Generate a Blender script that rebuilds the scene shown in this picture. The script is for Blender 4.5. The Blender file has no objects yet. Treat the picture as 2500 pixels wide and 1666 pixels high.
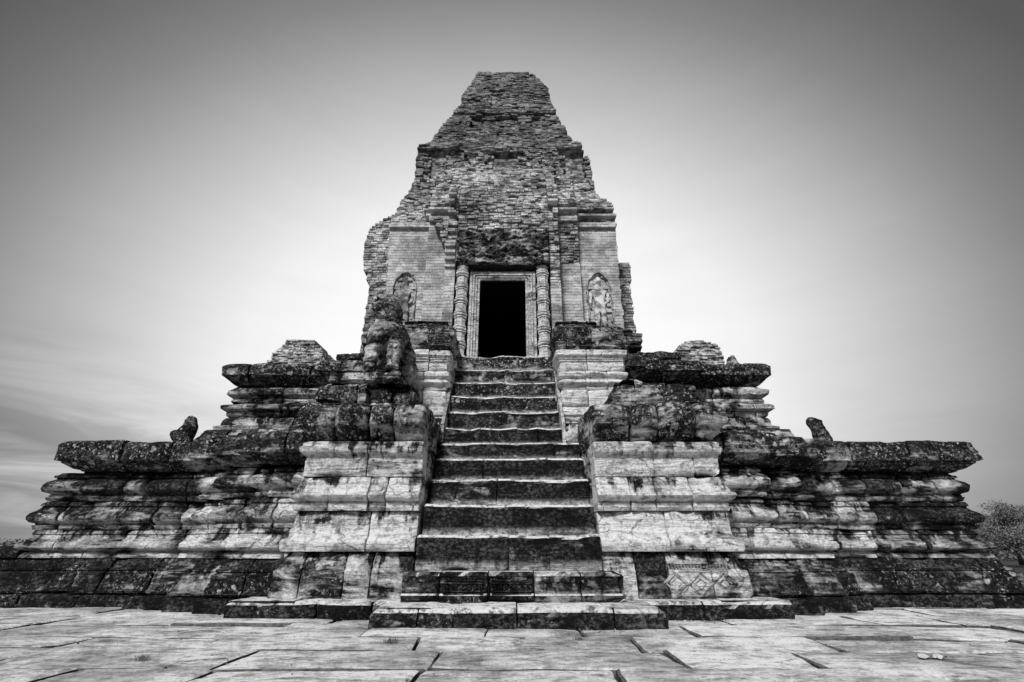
import bpy, bmesh, math, random
from mathutils import Vector, noise, Matrix
R = math.radians
# ------------------------------------------------------------------ camera, world, sun, exposure
scene = bpy.context.scene
H = 0.8                      # eye height above the paving
F = 1111.0                   # focal length in photo pixels (16 mm on 36 mm)
PITCH = R(24.7)
cs, sn = math.cos(PITCH), math.sin(PITCH)
cam_d = bpy.data.cameras.new('camera'); cam = bpy.data.objects.new('camera', cam_d)
scene.collection.objects.link(cam); scene.camera = cam
cam_d.lens = 16.0; cam_d.sensor_width = 36.0; cam_d.clip_start = 0.05; cam_d.clip_end = 2000
cam.location = (0, 0, H); cam.rotation_euler = (R(90) + PITCH, 0, 0)

def at(px, py, D):
    """world point at depth D seen at photo pixel px, py (used to measure the place)"""
    v = 833 - py
    dy = F*cs - v*sn; dz = F*sn + v*cs
    return Vector(((px-1250)/dy*D, D, dz/dy*D + H))

scene.view_settings.view_transform = 'Standard'; scene.view_settings.look = 'None'
scene.view_settings.exposure = 1.4; scene.view_settings.gamma = 1
scene.view_settings.use_curve_mapping = False

world = bpy.data.worlds.new('World'); scene.world = world; world.use_nodes = True
wt = world.node_tree; wt.nodes.clear()
def wn(t, **k):
    n = wt.nodes.new(t)
    for a, b in k.items(): setattr(n, a, b)
    return n
SUN_EL, SUN_ROT = 46, 198
sky = wn('ShaderNodeTexSky', sky_type='NISHITA', sun_disc=False)
sky.sun_elevation = R(SUN_EL); sky.sun_rotation = R(SUN_ROT); sky.dust_density = 4
bw = wn('ShaderNodeRGBToBW'); wt.links.new(sky.outputs[0], bw.inputs[0])
tc = wn('ShaderNodeTexCoord')
gd = Vector((-0.02, math.cos(R(20)), math.sin(R(20)))).normalized()
dot = wn('ShaderNodeVectorMath', operation='DOT_PRODUCT'); dot.inputs[1].default_value = gd
sq = wn('ShaderNodeVectorMath', operation='MULTIPLY'); sq.inputs[1].default_value = (.70, 1, 1)
nq = wn('ShaderNodeVectorMath', operation='NORMALIZE')
wt.links.new(tc.outputs['Generated'], sq.inputs[0]); wt.links.new(sq.outputs[0], nq.inputs[0]); wt.links.new(nq.outputs[0], dot.inputs[0])
# overcast veil: brightest round the hidden evening glow behind the tower, darker away from it
ac = wn('ShaderNodeMath', operation='ARCCOSINE'); wt.links.new(dot.outputs['Value'], ac.inputs[0])
ramp = wn('ShaderNodeValToRGB')
dv = wn('ShaderNodeMath', operation='DIVIDE'); dv.inputs[1].default_value = math.pi
wt.links.new(ac.outputs[0], dv.inputs[0]); wt.links.new(dv.outputs[0], ramp.inputs[0])
SKY = [(0, .375), (15, .36), (22, .325), (27, .265), (33, .19), (36, .155), (39, .118), (42, .086), (46, .057), (50, .036), (58, .028), (75, .035), (120, .055), (180, .06)]
el = ramp.color_ramp.elements
for i, (a, v) in enumerate(SKY):
    e = el[i] if i < 2 else el.new(a/180)
    e.position = a/180; e.color = (v, v, v, 1)
# faint cloud streaks low in the sky
mp = wn('ShaderNodeMapping'); mp.inputs['Scale'].default_value = (1.6, 1.6, 9)
mp.inputs['Rotation'].default_value = (0, R(14), 0)
wt.links.new(tc.outputs['Generated'], mp.inputs[0])
cn = wn('ShaderNodeTexNoise'); cn.inputs['Scale'].default_value = 2.0; cn.inputs['Detail'].default_value = 6
cn.inputs['Roughness'].default_value = .55; cn.inputs['Distortion'].default_value = .7
wt.links.new(mp.outputs[0], cn.inputs[0])
sep = wn('ShaderNodeSeparateXYZ'); wt.links.new(tc.outputs['Generated'], sep.inputs[0])
lowm = wn('ShaderNodeMapRange'); lowm.inputs[1].default_value = .02; lowm.inputs[2].default_value = .38
lowm.inputs[3].default_value = .75; lowm.inputs[4].default_value = .0; lowm.interpolation_type = 'SMOOTHSTEP'
wt.links.new(sep.outputs[2], lowm.inputs[0])
sidem = wn('ShaderNodeMapRange'); sidem.inputs[1].default_value = -.35; sidem.inputs[2].default_value = -.72
sidem.inputs[3].default_value = .12; sidem.inputs[4].default_value = 1
wt.links.new(sep.outputs[0], sidem.inputs[0])
mm = wn('ShaderNodeMath', operation='MULTIPLY'); wt.links.new(lowm.outputs[0], mm.inputs[0]); wt.links.new(sidem.outputs[0], mm.inputs[1])
cc = wn('ShaderNodeMapRange'); cc.inputs[1].default_value = .35; cc.inputs[2].default_value = .65
cc.inputs[3].default_value = -.85; cc.inputs[4].default_value = .55
wt.links.new(cn.outputs[0], cc.inputs[0])
cm = wn('ShaderNodeMath', operation='MULTIPLY_ADD'); cm.inputs[2].default_value = 1
wt.links.new(cc.outputs[0], cm.inputs[0]); wt.links.new(mm.outputs[0], cm.inputs[1])
vm = wn('ShaderNodeMath', operation='MULTIPLY'); wt.links.new(ramp.outputs[0], vm.inputs[0]); wt.links.new(cm.outputs[0], vm.inputs[1])
bg1 = wn('ShaderNodeBackground'); bg1.inputs[1].default_value = .004
bg2 = wn('ShaderNodeBackground'); bg2.inputs[1].default_value = 1.0
wt.links.new(bw.outputs[0], bg1.inputs[0]); sn_ = wn('ShaderNodeTexNoise'); sn_.inputs['Scale'].default_value = 2.6; sn_.inputs['Detail'].default_value = 5
sn_.inputs['Roughness'].default_value = .55; wt.links.new(mp.outputs[0], sn_.inputs[0])
sr = wn('ShaderNodeMapRange'); sr.inputs[1].default_value = .3; sr.inputs[2].default_value = .7; sr.inputs[3].default_value = .98; sr.inputs[4].default_value = 1.02
wt.links.new(sn_.outputs[0], sr.inputs[0])
v2 = wn('ShaderNodeMath', operation='MULTIPLY'); wt.links.new(vm.outputs[0], v2.inputs[0]); wt.links.new(sr.outputs[0], v2.inputs[1])
wt.links.new(v2.outputs[0], bg2.inputs[0])
ad = wn('ShaderNodeAddShader'); wt.links.new(bg1.outputs[0], ad.inputs[0]); wt.links.new(bg2.outputs[0], ad.inputs[1])
wo = wn('ShaderNodeOutputWorld'); wt.links.new(ad.outputs[0], wo.inputs[0])

sun_d = bpy.data.lights.new('sun', 'SUN'); sun_d.energy = 1.5; sun_d.angle = R(12); sun_d.color = (1, 1, 1)
sun = bpy.data.objects.new('sun', sun_d); scene.collection.objects.link(sun)
az = R(SUN_ROT)    # nishita: rotation measured from +Y towards +X
sdir = Vector((math.sin(az)*math.cos(R(SUN_EL)), math.cos(az)*math.cos(R(SUN_EL)), math.sin(R(SUN_EL))))
sun.rotation_euler = (-sdir).to_track_quat('-Z', 'Y').to_euler(); sun.location = sdir*40

# ------------------------------------------------------------------ materials
class NT:
    def __init__(s, m): m.use_nodes = True; s.t = m.node_tree; s.t.nodes.clear()
    def n(s, typ, ins=None, **k):
        nd = s.t.nodes.new(typ)
        for a, b in k.items(): setattr(nd, a, b)
        for key, val in (ins or {}).items():
            if hasattr(val, 'is_output') : s.t.links.new(val, nd.inputs[key])
            else: nd.inputs[key].default_value = val
        return nd
    def math(s, op, a, b=None, c=None, clamp=False):
        ins = {0: a}
        if b is not None: ins[1] = b
        if c is not None: ins[2] = c
        return s.n('ShaderNodeMath', ins, operation=op, use_clamp=clamp).outputs[0]
    def noise(s, vec, scale, detail=6, rough=.6, dist=0):
        return s.n('ShaderNodeTexNoise', {'Vector': vec, 'Scale': scale, 'Detail': detail, 'Roughness': rough, 'Distortion': dist}).outputs[0]
    def mapr(s, v, a, b, c=0, d=1, smooth=True):
        return s.n('ShaderNodeMapRange', {0: v, 1: a, 2: b, 3: c, 4: d}, interpolation_type='SMOOTHSTEP' if smooth else 'LINEAR').outputs[0]
    def mix(s, f, a, b):
        return s.n('ShaderNodeMix', {0: f, 2: a, 3: b}, data_type='FLOAT').outputs[0]
    def scale(s, vec, x, y, z):
        return s.n('ShaderNodeVectorMath', {0: vec, 1: (x, y, z)}, operation='MULTIPLY').outputs[0]
    def attr(s, name): return s.n('ShaderNodeAttribute', attribute_type='OBJECT', attribute_name=name).outputs['Fac']
    def finish(s, val, height, bstr, bdist, rough=.9):
        bump = s.n('ShaderNodeBump', {'Strength': bstr, 'Distance': bdist, 'Height': height})
        val = s.math('MINIMUM', s.math('MAXIMUM', val, .006), .8)
        p = s.n('ShaderNodeBsdfPrincipled', {'Base Color': s.n('ShaderNodeCombineColor', {0: val, 1: val, 2: val}).outputs[0],
              'Roughness': rough, 'Specular IOR Level': .12, 'Normal': bump.outputs[0]})
        o = s.n('ShaderNodeOutputMaterial', {0: p.outputs[0]})

def stone_mat(name, light=.84, dark=.009):
    """weathered sandstone; objects carry stain (0..1), lichen (0..1), topwear and foot"""
    m = bpy.data.materials.new(name); k = NT(m)
    pos = k.n('ShaderNodeNewGeometry').outputs['Position']
    nz = k.n('ShaderNodeSeparateXYZ', {0: k.n('ShaderNodeNewGeometry').outputs['True Normal']}).outputs[2]
    orand = k.n('ShaderNodeObjectInfo').outputs['Random']
    stain, lich, topw, foot = k.attr('stain'), k.attr('lichen'), k.attr('topwear'), k.attr('foot')
    uv = k.n('ShaderNodeTexCoord').outputs['UV']
    v = k.n('ShaderNodeSeparateXYZ', {0: uv}).outputs[1]
    big = k.noise(k.scale(pos, 1.5, 1.5, 2.6), 1.0, 9, .68, .6)
    strata = k.noise(k.scale(pos, 1.6, 1.6, 15), 1.0, 6, .6, .5)
    fine = k.noise(pos, 26, 8, .72)
    mid = k.noise(pos, 7, 8, .7, .4)
    grit = k.noise(k.scale(pos, 1, 1, 1.3), 17, 8, .78, .3)
    mix = k.math('ADD', k.math('MULTIPLY', big, .46), k.math('MULTIPLY', strata, .22))
    mix = k.math('ADD', mix, k.math('MULTIPLY', mid, .20))
    mix = k.math('ADD', mix, k.math('MULTIPLY', grit, .12))
    # run-off: algae streaks starting from the joint above each course
    hv = k.attr('ch')
    runs = k.noise(k.n('ShaderNodeVectorMath', {0: k.n('ShaderNodeCombineXYZ', {0: k.math('MULTIPLY', k.n('ShaderNodeSeparateXYZ', {0: uv}).outputs[0], 5.0), 1: k.math('MULTIPLY', v, 1.2), 2: k.math('MULTIPLY', orand, 30)}).outputs[0], 1: (0, 0, 0)}, operation='ADD').outputs[0], 1.0, 6, .65)
    fromtop = k.math('SUBTRACT', hv, v)
    run = k.math('MULTIPLY', k.mapr(k.math('SUBTRACT', runs, k.math('MULTIPLY', fromtop, .55)), .40, .56), .085)
    mix = k.math('ADD', mix, run)
    thr = k.math('ADD', stain, k.math('MULTIPLY', k.math('SUBTRACT', orand, .5), .2))   # each stone weathers differently
    lo = k.mapr(thr, 0, 1, .69, .33, False)
    sm = k.mapr(k.math('SUBTRACT', mix, lo), -.05, .06)          # 1 where stained
    sm = k.math('MULTIPLY', sm, k.math('SUBTRACT', 1, k.math('MULTIPLY', topw, k.math('MULTIPLY', k.mapr(nz, .35, .75), k.mapr(mid, .36, .5, .35, 1)))))
    footm = k.math('MULTIPLY', foot, k.math('MULTIPLY', k.mapr(v, .0, .15, 1, 0), k.mapr(mid, .3, .6, .2, .85)))
    sm = k.math('MULTIPLY', sm, k.math('SUBTRACT', 1, footm))
    clean = k.math('MULTIPLY', k.math('MULTIPLY', k.mapr(strata, .25, .75, .55, 1.45, False), k.mapr(fine, .3, .7, .55, 1.45, False)), light)
    clean = k.math('MULTIPLY', clean, k.mapr(orand, 0, 1, .75, 1.15, False))
    clean = k.math('MULTIPLY', clean, k.mapr(mid, .36, .56, .5, 1.08))
    clean = k.math('MULTIPLY', clean, k.mapr(grit, .3, .6, .6, 1.2))
    darkc = k.math('MULTIPLY', k.mapr(grit, .44, .74, .35, 9.), dark)
    darkc = k.math('MULTIPLY', darkc, k.mapr(k.noise(k.scale(pos, 1, 1, 1.8), 2.1, 5, .65), .38, .66, .45, 3.2))
    val = k.mix(sm, clean, darkc)
    # crusty lichen rosettes, only over stained stone
    wob = k.n('ShaderNodeVectorMath', {0: pos, 1: k.n('ShaderNodeVectorMath', {0: k.n('ShaderNodeTexNoise', {'Vector': pos, 'Scale': 9, 'Detail': 6, 'Roughness': .7}).outputs[1], 1: (.14, .14, .14)}, operation='MULTIPLY').outputs[0]}, operation='ADD').outputs[0]
    for sc, size in ((6.5, .42), (15, .40)):
        vo = k.n('ShaderNodeTexVoronoi', {'Vector': wob, 'Scale': sc, 'Randomness': 1})
        cr = k.n('ShaderNodeSeparateColor', {0: vo.outputs['Color']}).outputs[0]
        rad = k.math('MULTIPLY', k.math('MULTIPLY', cr, cr), size)
        dd = k.math('SUBTRACT', rad, vo.outputs['Distance'])
        gate = k.mapr(k.math('ADD', k.math('ADD', k.noise(pos, 1.3, 4, .65), k.math('MULTIPLY', orand, .12)), k.math('MULTIPLY', lich, .22)), .66, .76)
        lm = k.math('MULTIPLY', k.math('MULTIPLY', k.mapr(dd, -.03, .03), gate), k.mapr(lich, 0, .15))
        lm = k.math('MULTIPLY', lm, k.mapr(fine, .36, .52, .15, 1))
        val = k.mix(lm, val, k.math('MULTIPLY', k.mapr(k.n('ShaderNodeSeparateColor', {0: vo.outputs['Color']}).outputs[1], 0, 1, .16, .62, False), k.mapr(mid, .3, .6, .6, 1.1)))
    specks = k.math('MULTIPLY', k.mapr(k.noise(pos, 21, 5, .75, .5), .57, .63), k.math('MULTIPLY', k.mapr(k.math('ADD', k.math('ADD', k.noise(pos, 1.7, 5, .65), k.math('MULTIPLY', orand, .14)), k.math('MULTIPLY', lich, .24)), .64, .78), k.mapr(lich, 0, .2)))
    val = k.mix(specks, val, k.mapr(grit, .3, .6, .25, .7))
    # hairline cracks
    vc = k.n('ShaderNodeTexVoronoi', {'Vector': k.scale(wob, 1, 1, 2.2), 'Scale': 1.7}, feature='DISTANCE_TO_EDGE').outputs['Distance']
    crack = k.math('MULTIPLY', k.mapr(vc, .0, .012, 1, 0), k.mapr(k.noise(pos, 1.1, 2), .48, .6))
    val = k.math('MULTIPLY', val, k.math('SUBTRACT', 1, k.math('MULTIPLY', crack, .8)))
    hgt = k.math('ADD', k.math('MULTIPLY', mid, 1.3), k.math('ADD', k.math('MULTIPLY', fine, .4), k.math('MULTIPLY', strata, 1.4)))
    hgt = k.math('ADD', hgt, k.math('MULTIPLY', grit, .6))
    hgt = k.math('SUBTRACT', hgt, k.math('MULTIPLY', crack, .8))
    k.finish(val, hgt, 1.0, .045)
    return m

def brick_mat(name, base=.3):
    m = bpy.data.materials.new(name); k = NT(m)
    pos = k.n('ShaderNodeNewGeometry').outputs['Position']
    rnd = k.n('ShaderNodeAttribute', attribute_type='GEOMETRY', attribute_name='tone').outputs['Fac']
    orand = k.n('ShaderNodeObjectInfo').outputs['Random']
    soot = k.attr('soot')
    r = k.math('ADD', rnd, k.math('MULTIPLY', orand, k.mapr(rnd, 0, .001, 1, 0)))
    fine = k.noise(pos, 30, 7, .75); mid = k.noise(k.scale(pos, 1, 1, 1.6), 3.2, 8, .7); big = k.noise(pos, .8, 5, .6)
    val = k.math('MULTIPLY', k.mapr(r, 0, 1, .68, 1.2, False), base)
    val = k.math('MULTIPLY', val, k.mapr(fine, .25, .75, .5, 1.5, False))
    pl = k.n('ShaderNodeAttribute', attribute_type='GEOMETRY', attribute_name='rubbed').outputs['Fac']
    crustm = k.mapr(mid, .42, .58, 1.2, .3)
    val = k.math('MULTIPLY', val, k.mix(pl, crustm, k.mapr(mid, .40, .60, 1.02, .55)))
    val = k.math('MULTIPLY', val, k.mapr(big, .4, .62, 1.2, .6))
    # higher up the brick has kept a darker crust
    z = k.n('ShaderNodeSeparateXYZ', {0: pos}).outputs[2]
    crust = k.mapr(k.math('ADD', z, k.math('MULTIPLY', k.math('SUBTRACT', mid, .5), 5)), 12.0, 14.2, 1.06, .52)
    val = k.math('MULTIPLY', val, crust)
    hgt = k.math('ADD', mid, k.math('MULTIPLY', fine, .5))
    k.finish(val, hgt, .7, .02)
    return m

def ground_mat(name):
    m = bpy.data.materials.new(name); k = NT(m)
    pos = k.n('ShaderNodeNewGeometry').outputs['Position']
    orand = k.n('ShaderNodeObjectInfo').outputs['Random']
    lam = k.noise(k.scale(pos, 1.0, 3.4, 1), 2.2, 11, .74, .7)
    lam2 = k.noise(k.scale(pos, 2.2, 9, 1), 2.6, 9, .78, .4)
    fine = k.noise(pos, 38, 8, .8); mid = k.noise(pos, 5, 7, .7)
    big = k.noise(pos, .7, 4, .5)
    val = k.mapr(k.math('ADD', k.math('MULTIPLY', lam, .55), k.math('MULTIPLY', k.noise(pos, 2.4, 9, .78), .45)), .42, .55, .40, .86)
    val = k.math('MULTIPLY', val, k.mapr(lam2, .38, .52, .78, 1.06))
    val = k.math('MULTIPLY', val, k.mapr(fine, .36, .56, .62, 1.12))
    val = k.math('MULTIPLY', val, k.mapr(big, .38, .58, .62, 1.1))
    val = k.math('MULTIPLY', val, k.mapr(orand, 0, 1, .74, 1.08, False))
    dirt = k.noise(pos, 1.6, 8, .75, .8)
    val = k.math('MULTIPLY', val, k.mapr(dirt, .5, .66, 1, .45))
    fz = k.noise(k.scale(pos, .45, 2.4, 1), 1.0, 7, .62, 1.0)
    fiss = k.math('MULTIPLY', k.mapr(k.math('ABSOLUTE', k.math('SUBTRACT', fz, .5)), 0, .009, 1, 0), k.mapr(k.noise(pos, .9, 3), .44, .52))
    val = k.math('MULTIPLY', val, k.math('SUBTRACT', 1, k.math('MULTIPLY', fiss, .85)))
    val = k.math('MULTIPLY', val, k.mapr(mid, .36, .52, .66, 1.08))
    pits = k.math('MULTIPLY', k.mapr(k.noise(k.scale(pos, 8, 14, 8), 1.0, 5, .7), .62, .68), k.mapr(k.noise(pos, .9, 3), .5, .58))
    val = k.math('MULTIPLY', val, k.math('SUBTRACT', 1, k.math('MULTIPLY', pits, .75)))
    hgt = k.math('ADD', k.math('MULTIPLY', lam, 1.0), k.math('ADD', k.math('MULTIPLY', lam2, .6), k.math('MULTIPLY', fine, .4)))
    k.finish(val, hgt, .8, .025, .9)
    return m

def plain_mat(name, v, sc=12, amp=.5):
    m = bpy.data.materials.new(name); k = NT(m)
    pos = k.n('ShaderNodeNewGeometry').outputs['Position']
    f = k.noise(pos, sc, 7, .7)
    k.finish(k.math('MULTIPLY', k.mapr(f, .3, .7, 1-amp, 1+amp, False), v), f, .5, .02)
    return m

STONE = stone_mat('sandstone'); BRICK = brick_mat('old_brick', .44); GROUND = ground_mat('paving_sandstone')
CORE = plain_mat('dark_fill', .02); ROOM = plain_mat('interior_shade', .002, 5); SAND = plain_mat('packed_earth', .04, 6)  # ROOM: the unlit chamber's darkness is put into its near-black colour
JOINT = plain_mat('mossy_joint', .10, 16, .9)
FRAME = stone_mat('grey_doorframe_stone', .6, .03)
LEAF = plain_mat('dark_foliage', .19, 3, .6); BARK = plain_mat('bark', .05, 20, .4); GRASS = plain_mat('dry_grass', .14, 8, .5)
PAPER = plain_mat('paper_scrap', .5, 30, .15)

# ------------------------------------------------------------------ object helpers
COL = scene.collection
def tag(o, label, cat=None, group=None, kind=None):
    if label: o['label'] = label
    if cat: o['category'] = cat
    if group: o['group'] = group
    if kind: o['kind'] = kind
    return o
def thing(name, loc, label, cat, group=None):
    o = bpy.data.objects.new(name, None); COL.objects.link(o); o.location = loc; o.empty_display_size = .3
    return tag(o, label, cat, group)
def mesh_obj(name, verts, faces, mat, parent=None, smooth=False, uvs=None, **props):
    me = bpy.data.meshes.new(name); me.from_pydata(verts, [], faces); me.materials.append(mat)
    if uvs:
        ul = me.uv_layers.new(name='UVMap')
        for i, l in enumerate(me.loops): ul.data[i].uv = uvs[l.vertex_index]
    if smooth: me.shade_smooth()
    o = bpy.data.objects.new(name, me); COL.objects.link(o)
    if parent:
        o.parent = parent; o.matrix_parent_inverse = Matrix.Translation(-Vector(parent.location))
    for a, b in props.items(): o[a] = b
    return o
def box(vs, fs, x0, x1, y0, y1, z0, z1):
    b = len(vs)
    vs += [(x0,y0,z0),(x1,y0,z0),(x1,y1,z0),(x0,y1,z0),(x0,y0,z1),(x1,y0,z1),(x1,y1,z1),(x0,y1,z1)]
    fs += [(b,b+3,b+2,b+1),(b+4,b+5,b+6,b+7),(b,b+1,b+5,b+4),(b+1,b+2,b+6,b+5),(b+2,b+3,b+7,b+6),(b+3,b,b+4,b+7)]
def prism(name, poly, z0, z1, mat, parent, **props):
    n = len(poly)
    vs = [(x, y, z0) for x, y in poly] + [(x, y, z1) for x, y in poly]
    fs = [tuple(range(n-1, -1, -1)), tuple(range(n, 2*n))] + [(i, (i+1) % n, n+(i+1) % n, n+i) for i in range(n)]
    return mesh_obj(name, vs, fs, mat, parent, **props)
def fn(x, y, z, s, o=4):
    return noise.fractal((x*s, y*s, z*s), .9, 2.1, o)

# ------------------------------------------------------------------ the stone-course builder
def miter(path):
    n = len(path); nr = []
    for i in range(n-1):
        d = Vector((path[i+1][0]-path[i][0], path[i+1][1]-path[i][1])).normalized()
        nr.append(Vector((d.y, -d.x)))
    out = []
    for i in range(n):
        if i == 0: out.append(nr[0])
        elif i == n-1: out.append(nr[-1])
        else:
            a, b = nr[i-1], nr[i]; m = a+b
            out.append(m / max(m.dot(a), .2))
    return nr, out
def course(parent, path, z0, prof, seed, joints=None, avg=.62, stain=.5, lichen=0., topwear=0., foot=0., rough=.014,
           depth=.38, gap=.017, zwob=0., chip=.08, jit=.018, step=.075, name='block', mat=None, stains=None, zj=0., sag=0., droop=None, pillow=0.):
    """one course of separate blocks with a moulded profile, following a plan path; prof = [(outward, height)]"""
    rnd = random.Random(seed)
    nr, mt = miter(path)
    cum = [0]
    for i in range(len(path)-1):
        cum.append(cum[-1] + math.hypot(path[i+1][0]-path[i][0], path[i+1][1]-path[i][1]))
    L = cum[-1]
    if joints is None:
        joints = []; s = rnd.uniform(.5, 1)*avg
        while s < L - .4*avg:
            if all(abs(s-c) > .13 for c in cum[1:-1]): joints.append(s)
            s += avg*rnd.uniform(.55, 1.5)
    js = [0]+sorted(joints)+[L]
    # dense profile
    P = []
    for (a, b), (c, d) in zip(prof[:-1], prof[1:]):
        n = max(1, round(math.hypot(c-a, d-b)/.045))
        for i in range(n): P.append((a+(c-a)*i/n, b+(d-b)*i/n))
    P.append(prof[-1])
    hb, ht = prof[0][1], prof[-1][1]
    r = .018
    P = [(P[0][0]-r, hb)] + [(a, b) for a, b in P if hb+r*.6 < b < ht-r*.6] + [(P[-1][0]-r, ht)]
    P = [(-depth, hb)] + P + [(-depth, ht)]
    made = []
    for bi, (sa, sb) in enumerate(zip(js[:-1], js[1:])):
        a, b = sa+gap*.5, sb-gap*.5
        if b-a < .05: continue
        ss = {a, b, a+.025, b-.025}
        n = max(2, int((b-a)/step))
        for i in range(1, n): ss.add(a+(b-a)*i/n)
        for c in cum[1:-1]:
            if a+.01 < c < b-.01: ss.add(c)
        ss = sorted(ss)
        bj = rnd.uniform(-1, 1)*jit; zt = rnd.uniform(-1, .3)*zj; tilt = rnd.uniform(-1, 1)*jit*.8
        so = Vector((rnd.uniform(0, 50), rnd.uniform(0, 50), 0))
        vs, fs, uv = [], [], []
        for s in ss:
            i = 0
            while i < len(cum)-2 and s > cum[i+1]+1e-6: i += 1
            t = (s-cum[i])/(cum[i+1]-cum[i])
            px = path[i][0]+(path[i+1][0]-path[i][0])*t; py = path[i][1]+(path[i+1][1]-path[i][1])*t
            if abs(t) < 1e-4: nv = mt[i]
            elif abs(t-1) < 1e-4: nv = mt[i+1]
            else: nv = nr[i]
            iscorner = (abs(t) < 1e-4 and 0 < i) or (abs(t-1) < 1e-4 and i+1 < len(path)-1)
            de = min(s-sa, sb-s); e = max(0, 1-de/.045)
            u = (s-a)/(b-a)-.5
            sg = sag*max(0, 1-(u*2)**2)
            for j, (o, z) in enumerate(P):
                inner = j == 0 or j == len(P)-1
                zz = z0+z
                if inner: oo = o
                else:
                    edge = max(e, 1-min(z-hb, ht-z)/.06 if min(z-hb, ht-z) < .06 else 0, .25 if iscorner else 0)
                    nn = fn(px+so.x, py+so.y, zz*1.6, 2.6)
                    n2 = fn(px*1.0+so.y, py+so.x, zz*2.0, 6.5, 3)
                    oo = o + bj + tilt*u*2 + rough*1.25*nn + rough*.8*n2 - .016*e*e
                    if pillow:
                        pe = max(0, 1-de/.11); pz = max(0, 1-min(z-hb, ht-z)/.1)
                        oo -= pillow*(1.7*pe**2.2 + pz**2.2)
                    ch = noise.noise((px*2.3+so.x*3, py*2.3, zz*2.3+so.y))
                    oo -= max(0, ch-.12)*chip*2.2*edge
                    if iscorner: oo -= .02
                top = (z-hb)/(ht-hb)
                zz += top*(zt + zwob*noise.noise((px*1.7+so.x, py*1.7, so.y)) + zwob*.5*noise.noise((px*6+so.x, py*6, so.y))) - sg*top
                if top > .9 and not inner: zz -= .012*e*e
                if droop: zz += droop(px, py)*1.0
                vs.append((px+nv.x*oo, py+nv.y*oo, zz)); uv.append((s, z-hb))
        m = len(P)
        for i in range(len(ss)-1):
            for j in range(m-1):
                p = i*m+j
                fs.append((p, p+m, p+m+1, p+1))
        k0, k1 = 0, (len(ss)-1)*m
        fs.append(tuple(range(k0, k0+m))); fs.append(tuple(range(k1+m-1, k1-1, -1)))
        for i in range(len(ss)-1): fs.append((i*m+m-1, (i+1)*m+m-1, (i+1)*m, i*m))
        st = stain(vs[(len(ss)//2)*m][0]) if callable(stain) else stain
        if stains: st = stains[bi % len(stains)]
        o = mesh_obj(name, vs, fs, mat or STONE, parent, True, uv, stain=float(st), lichen=float(lichen), topwear=float(topwear), foot=float(foot), ch=float(ht-hb))
        try: o.data.set_sharp_from_angle(angle=R(50))
        except Exception: pass
        made.append(o)
    return made
def offset_path(path, o):
    nr, mt = miter(path)
    return [(p[0]+m.x*o, p[1]+m.y*o) for p, m in zip(path, mt)]

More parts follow.
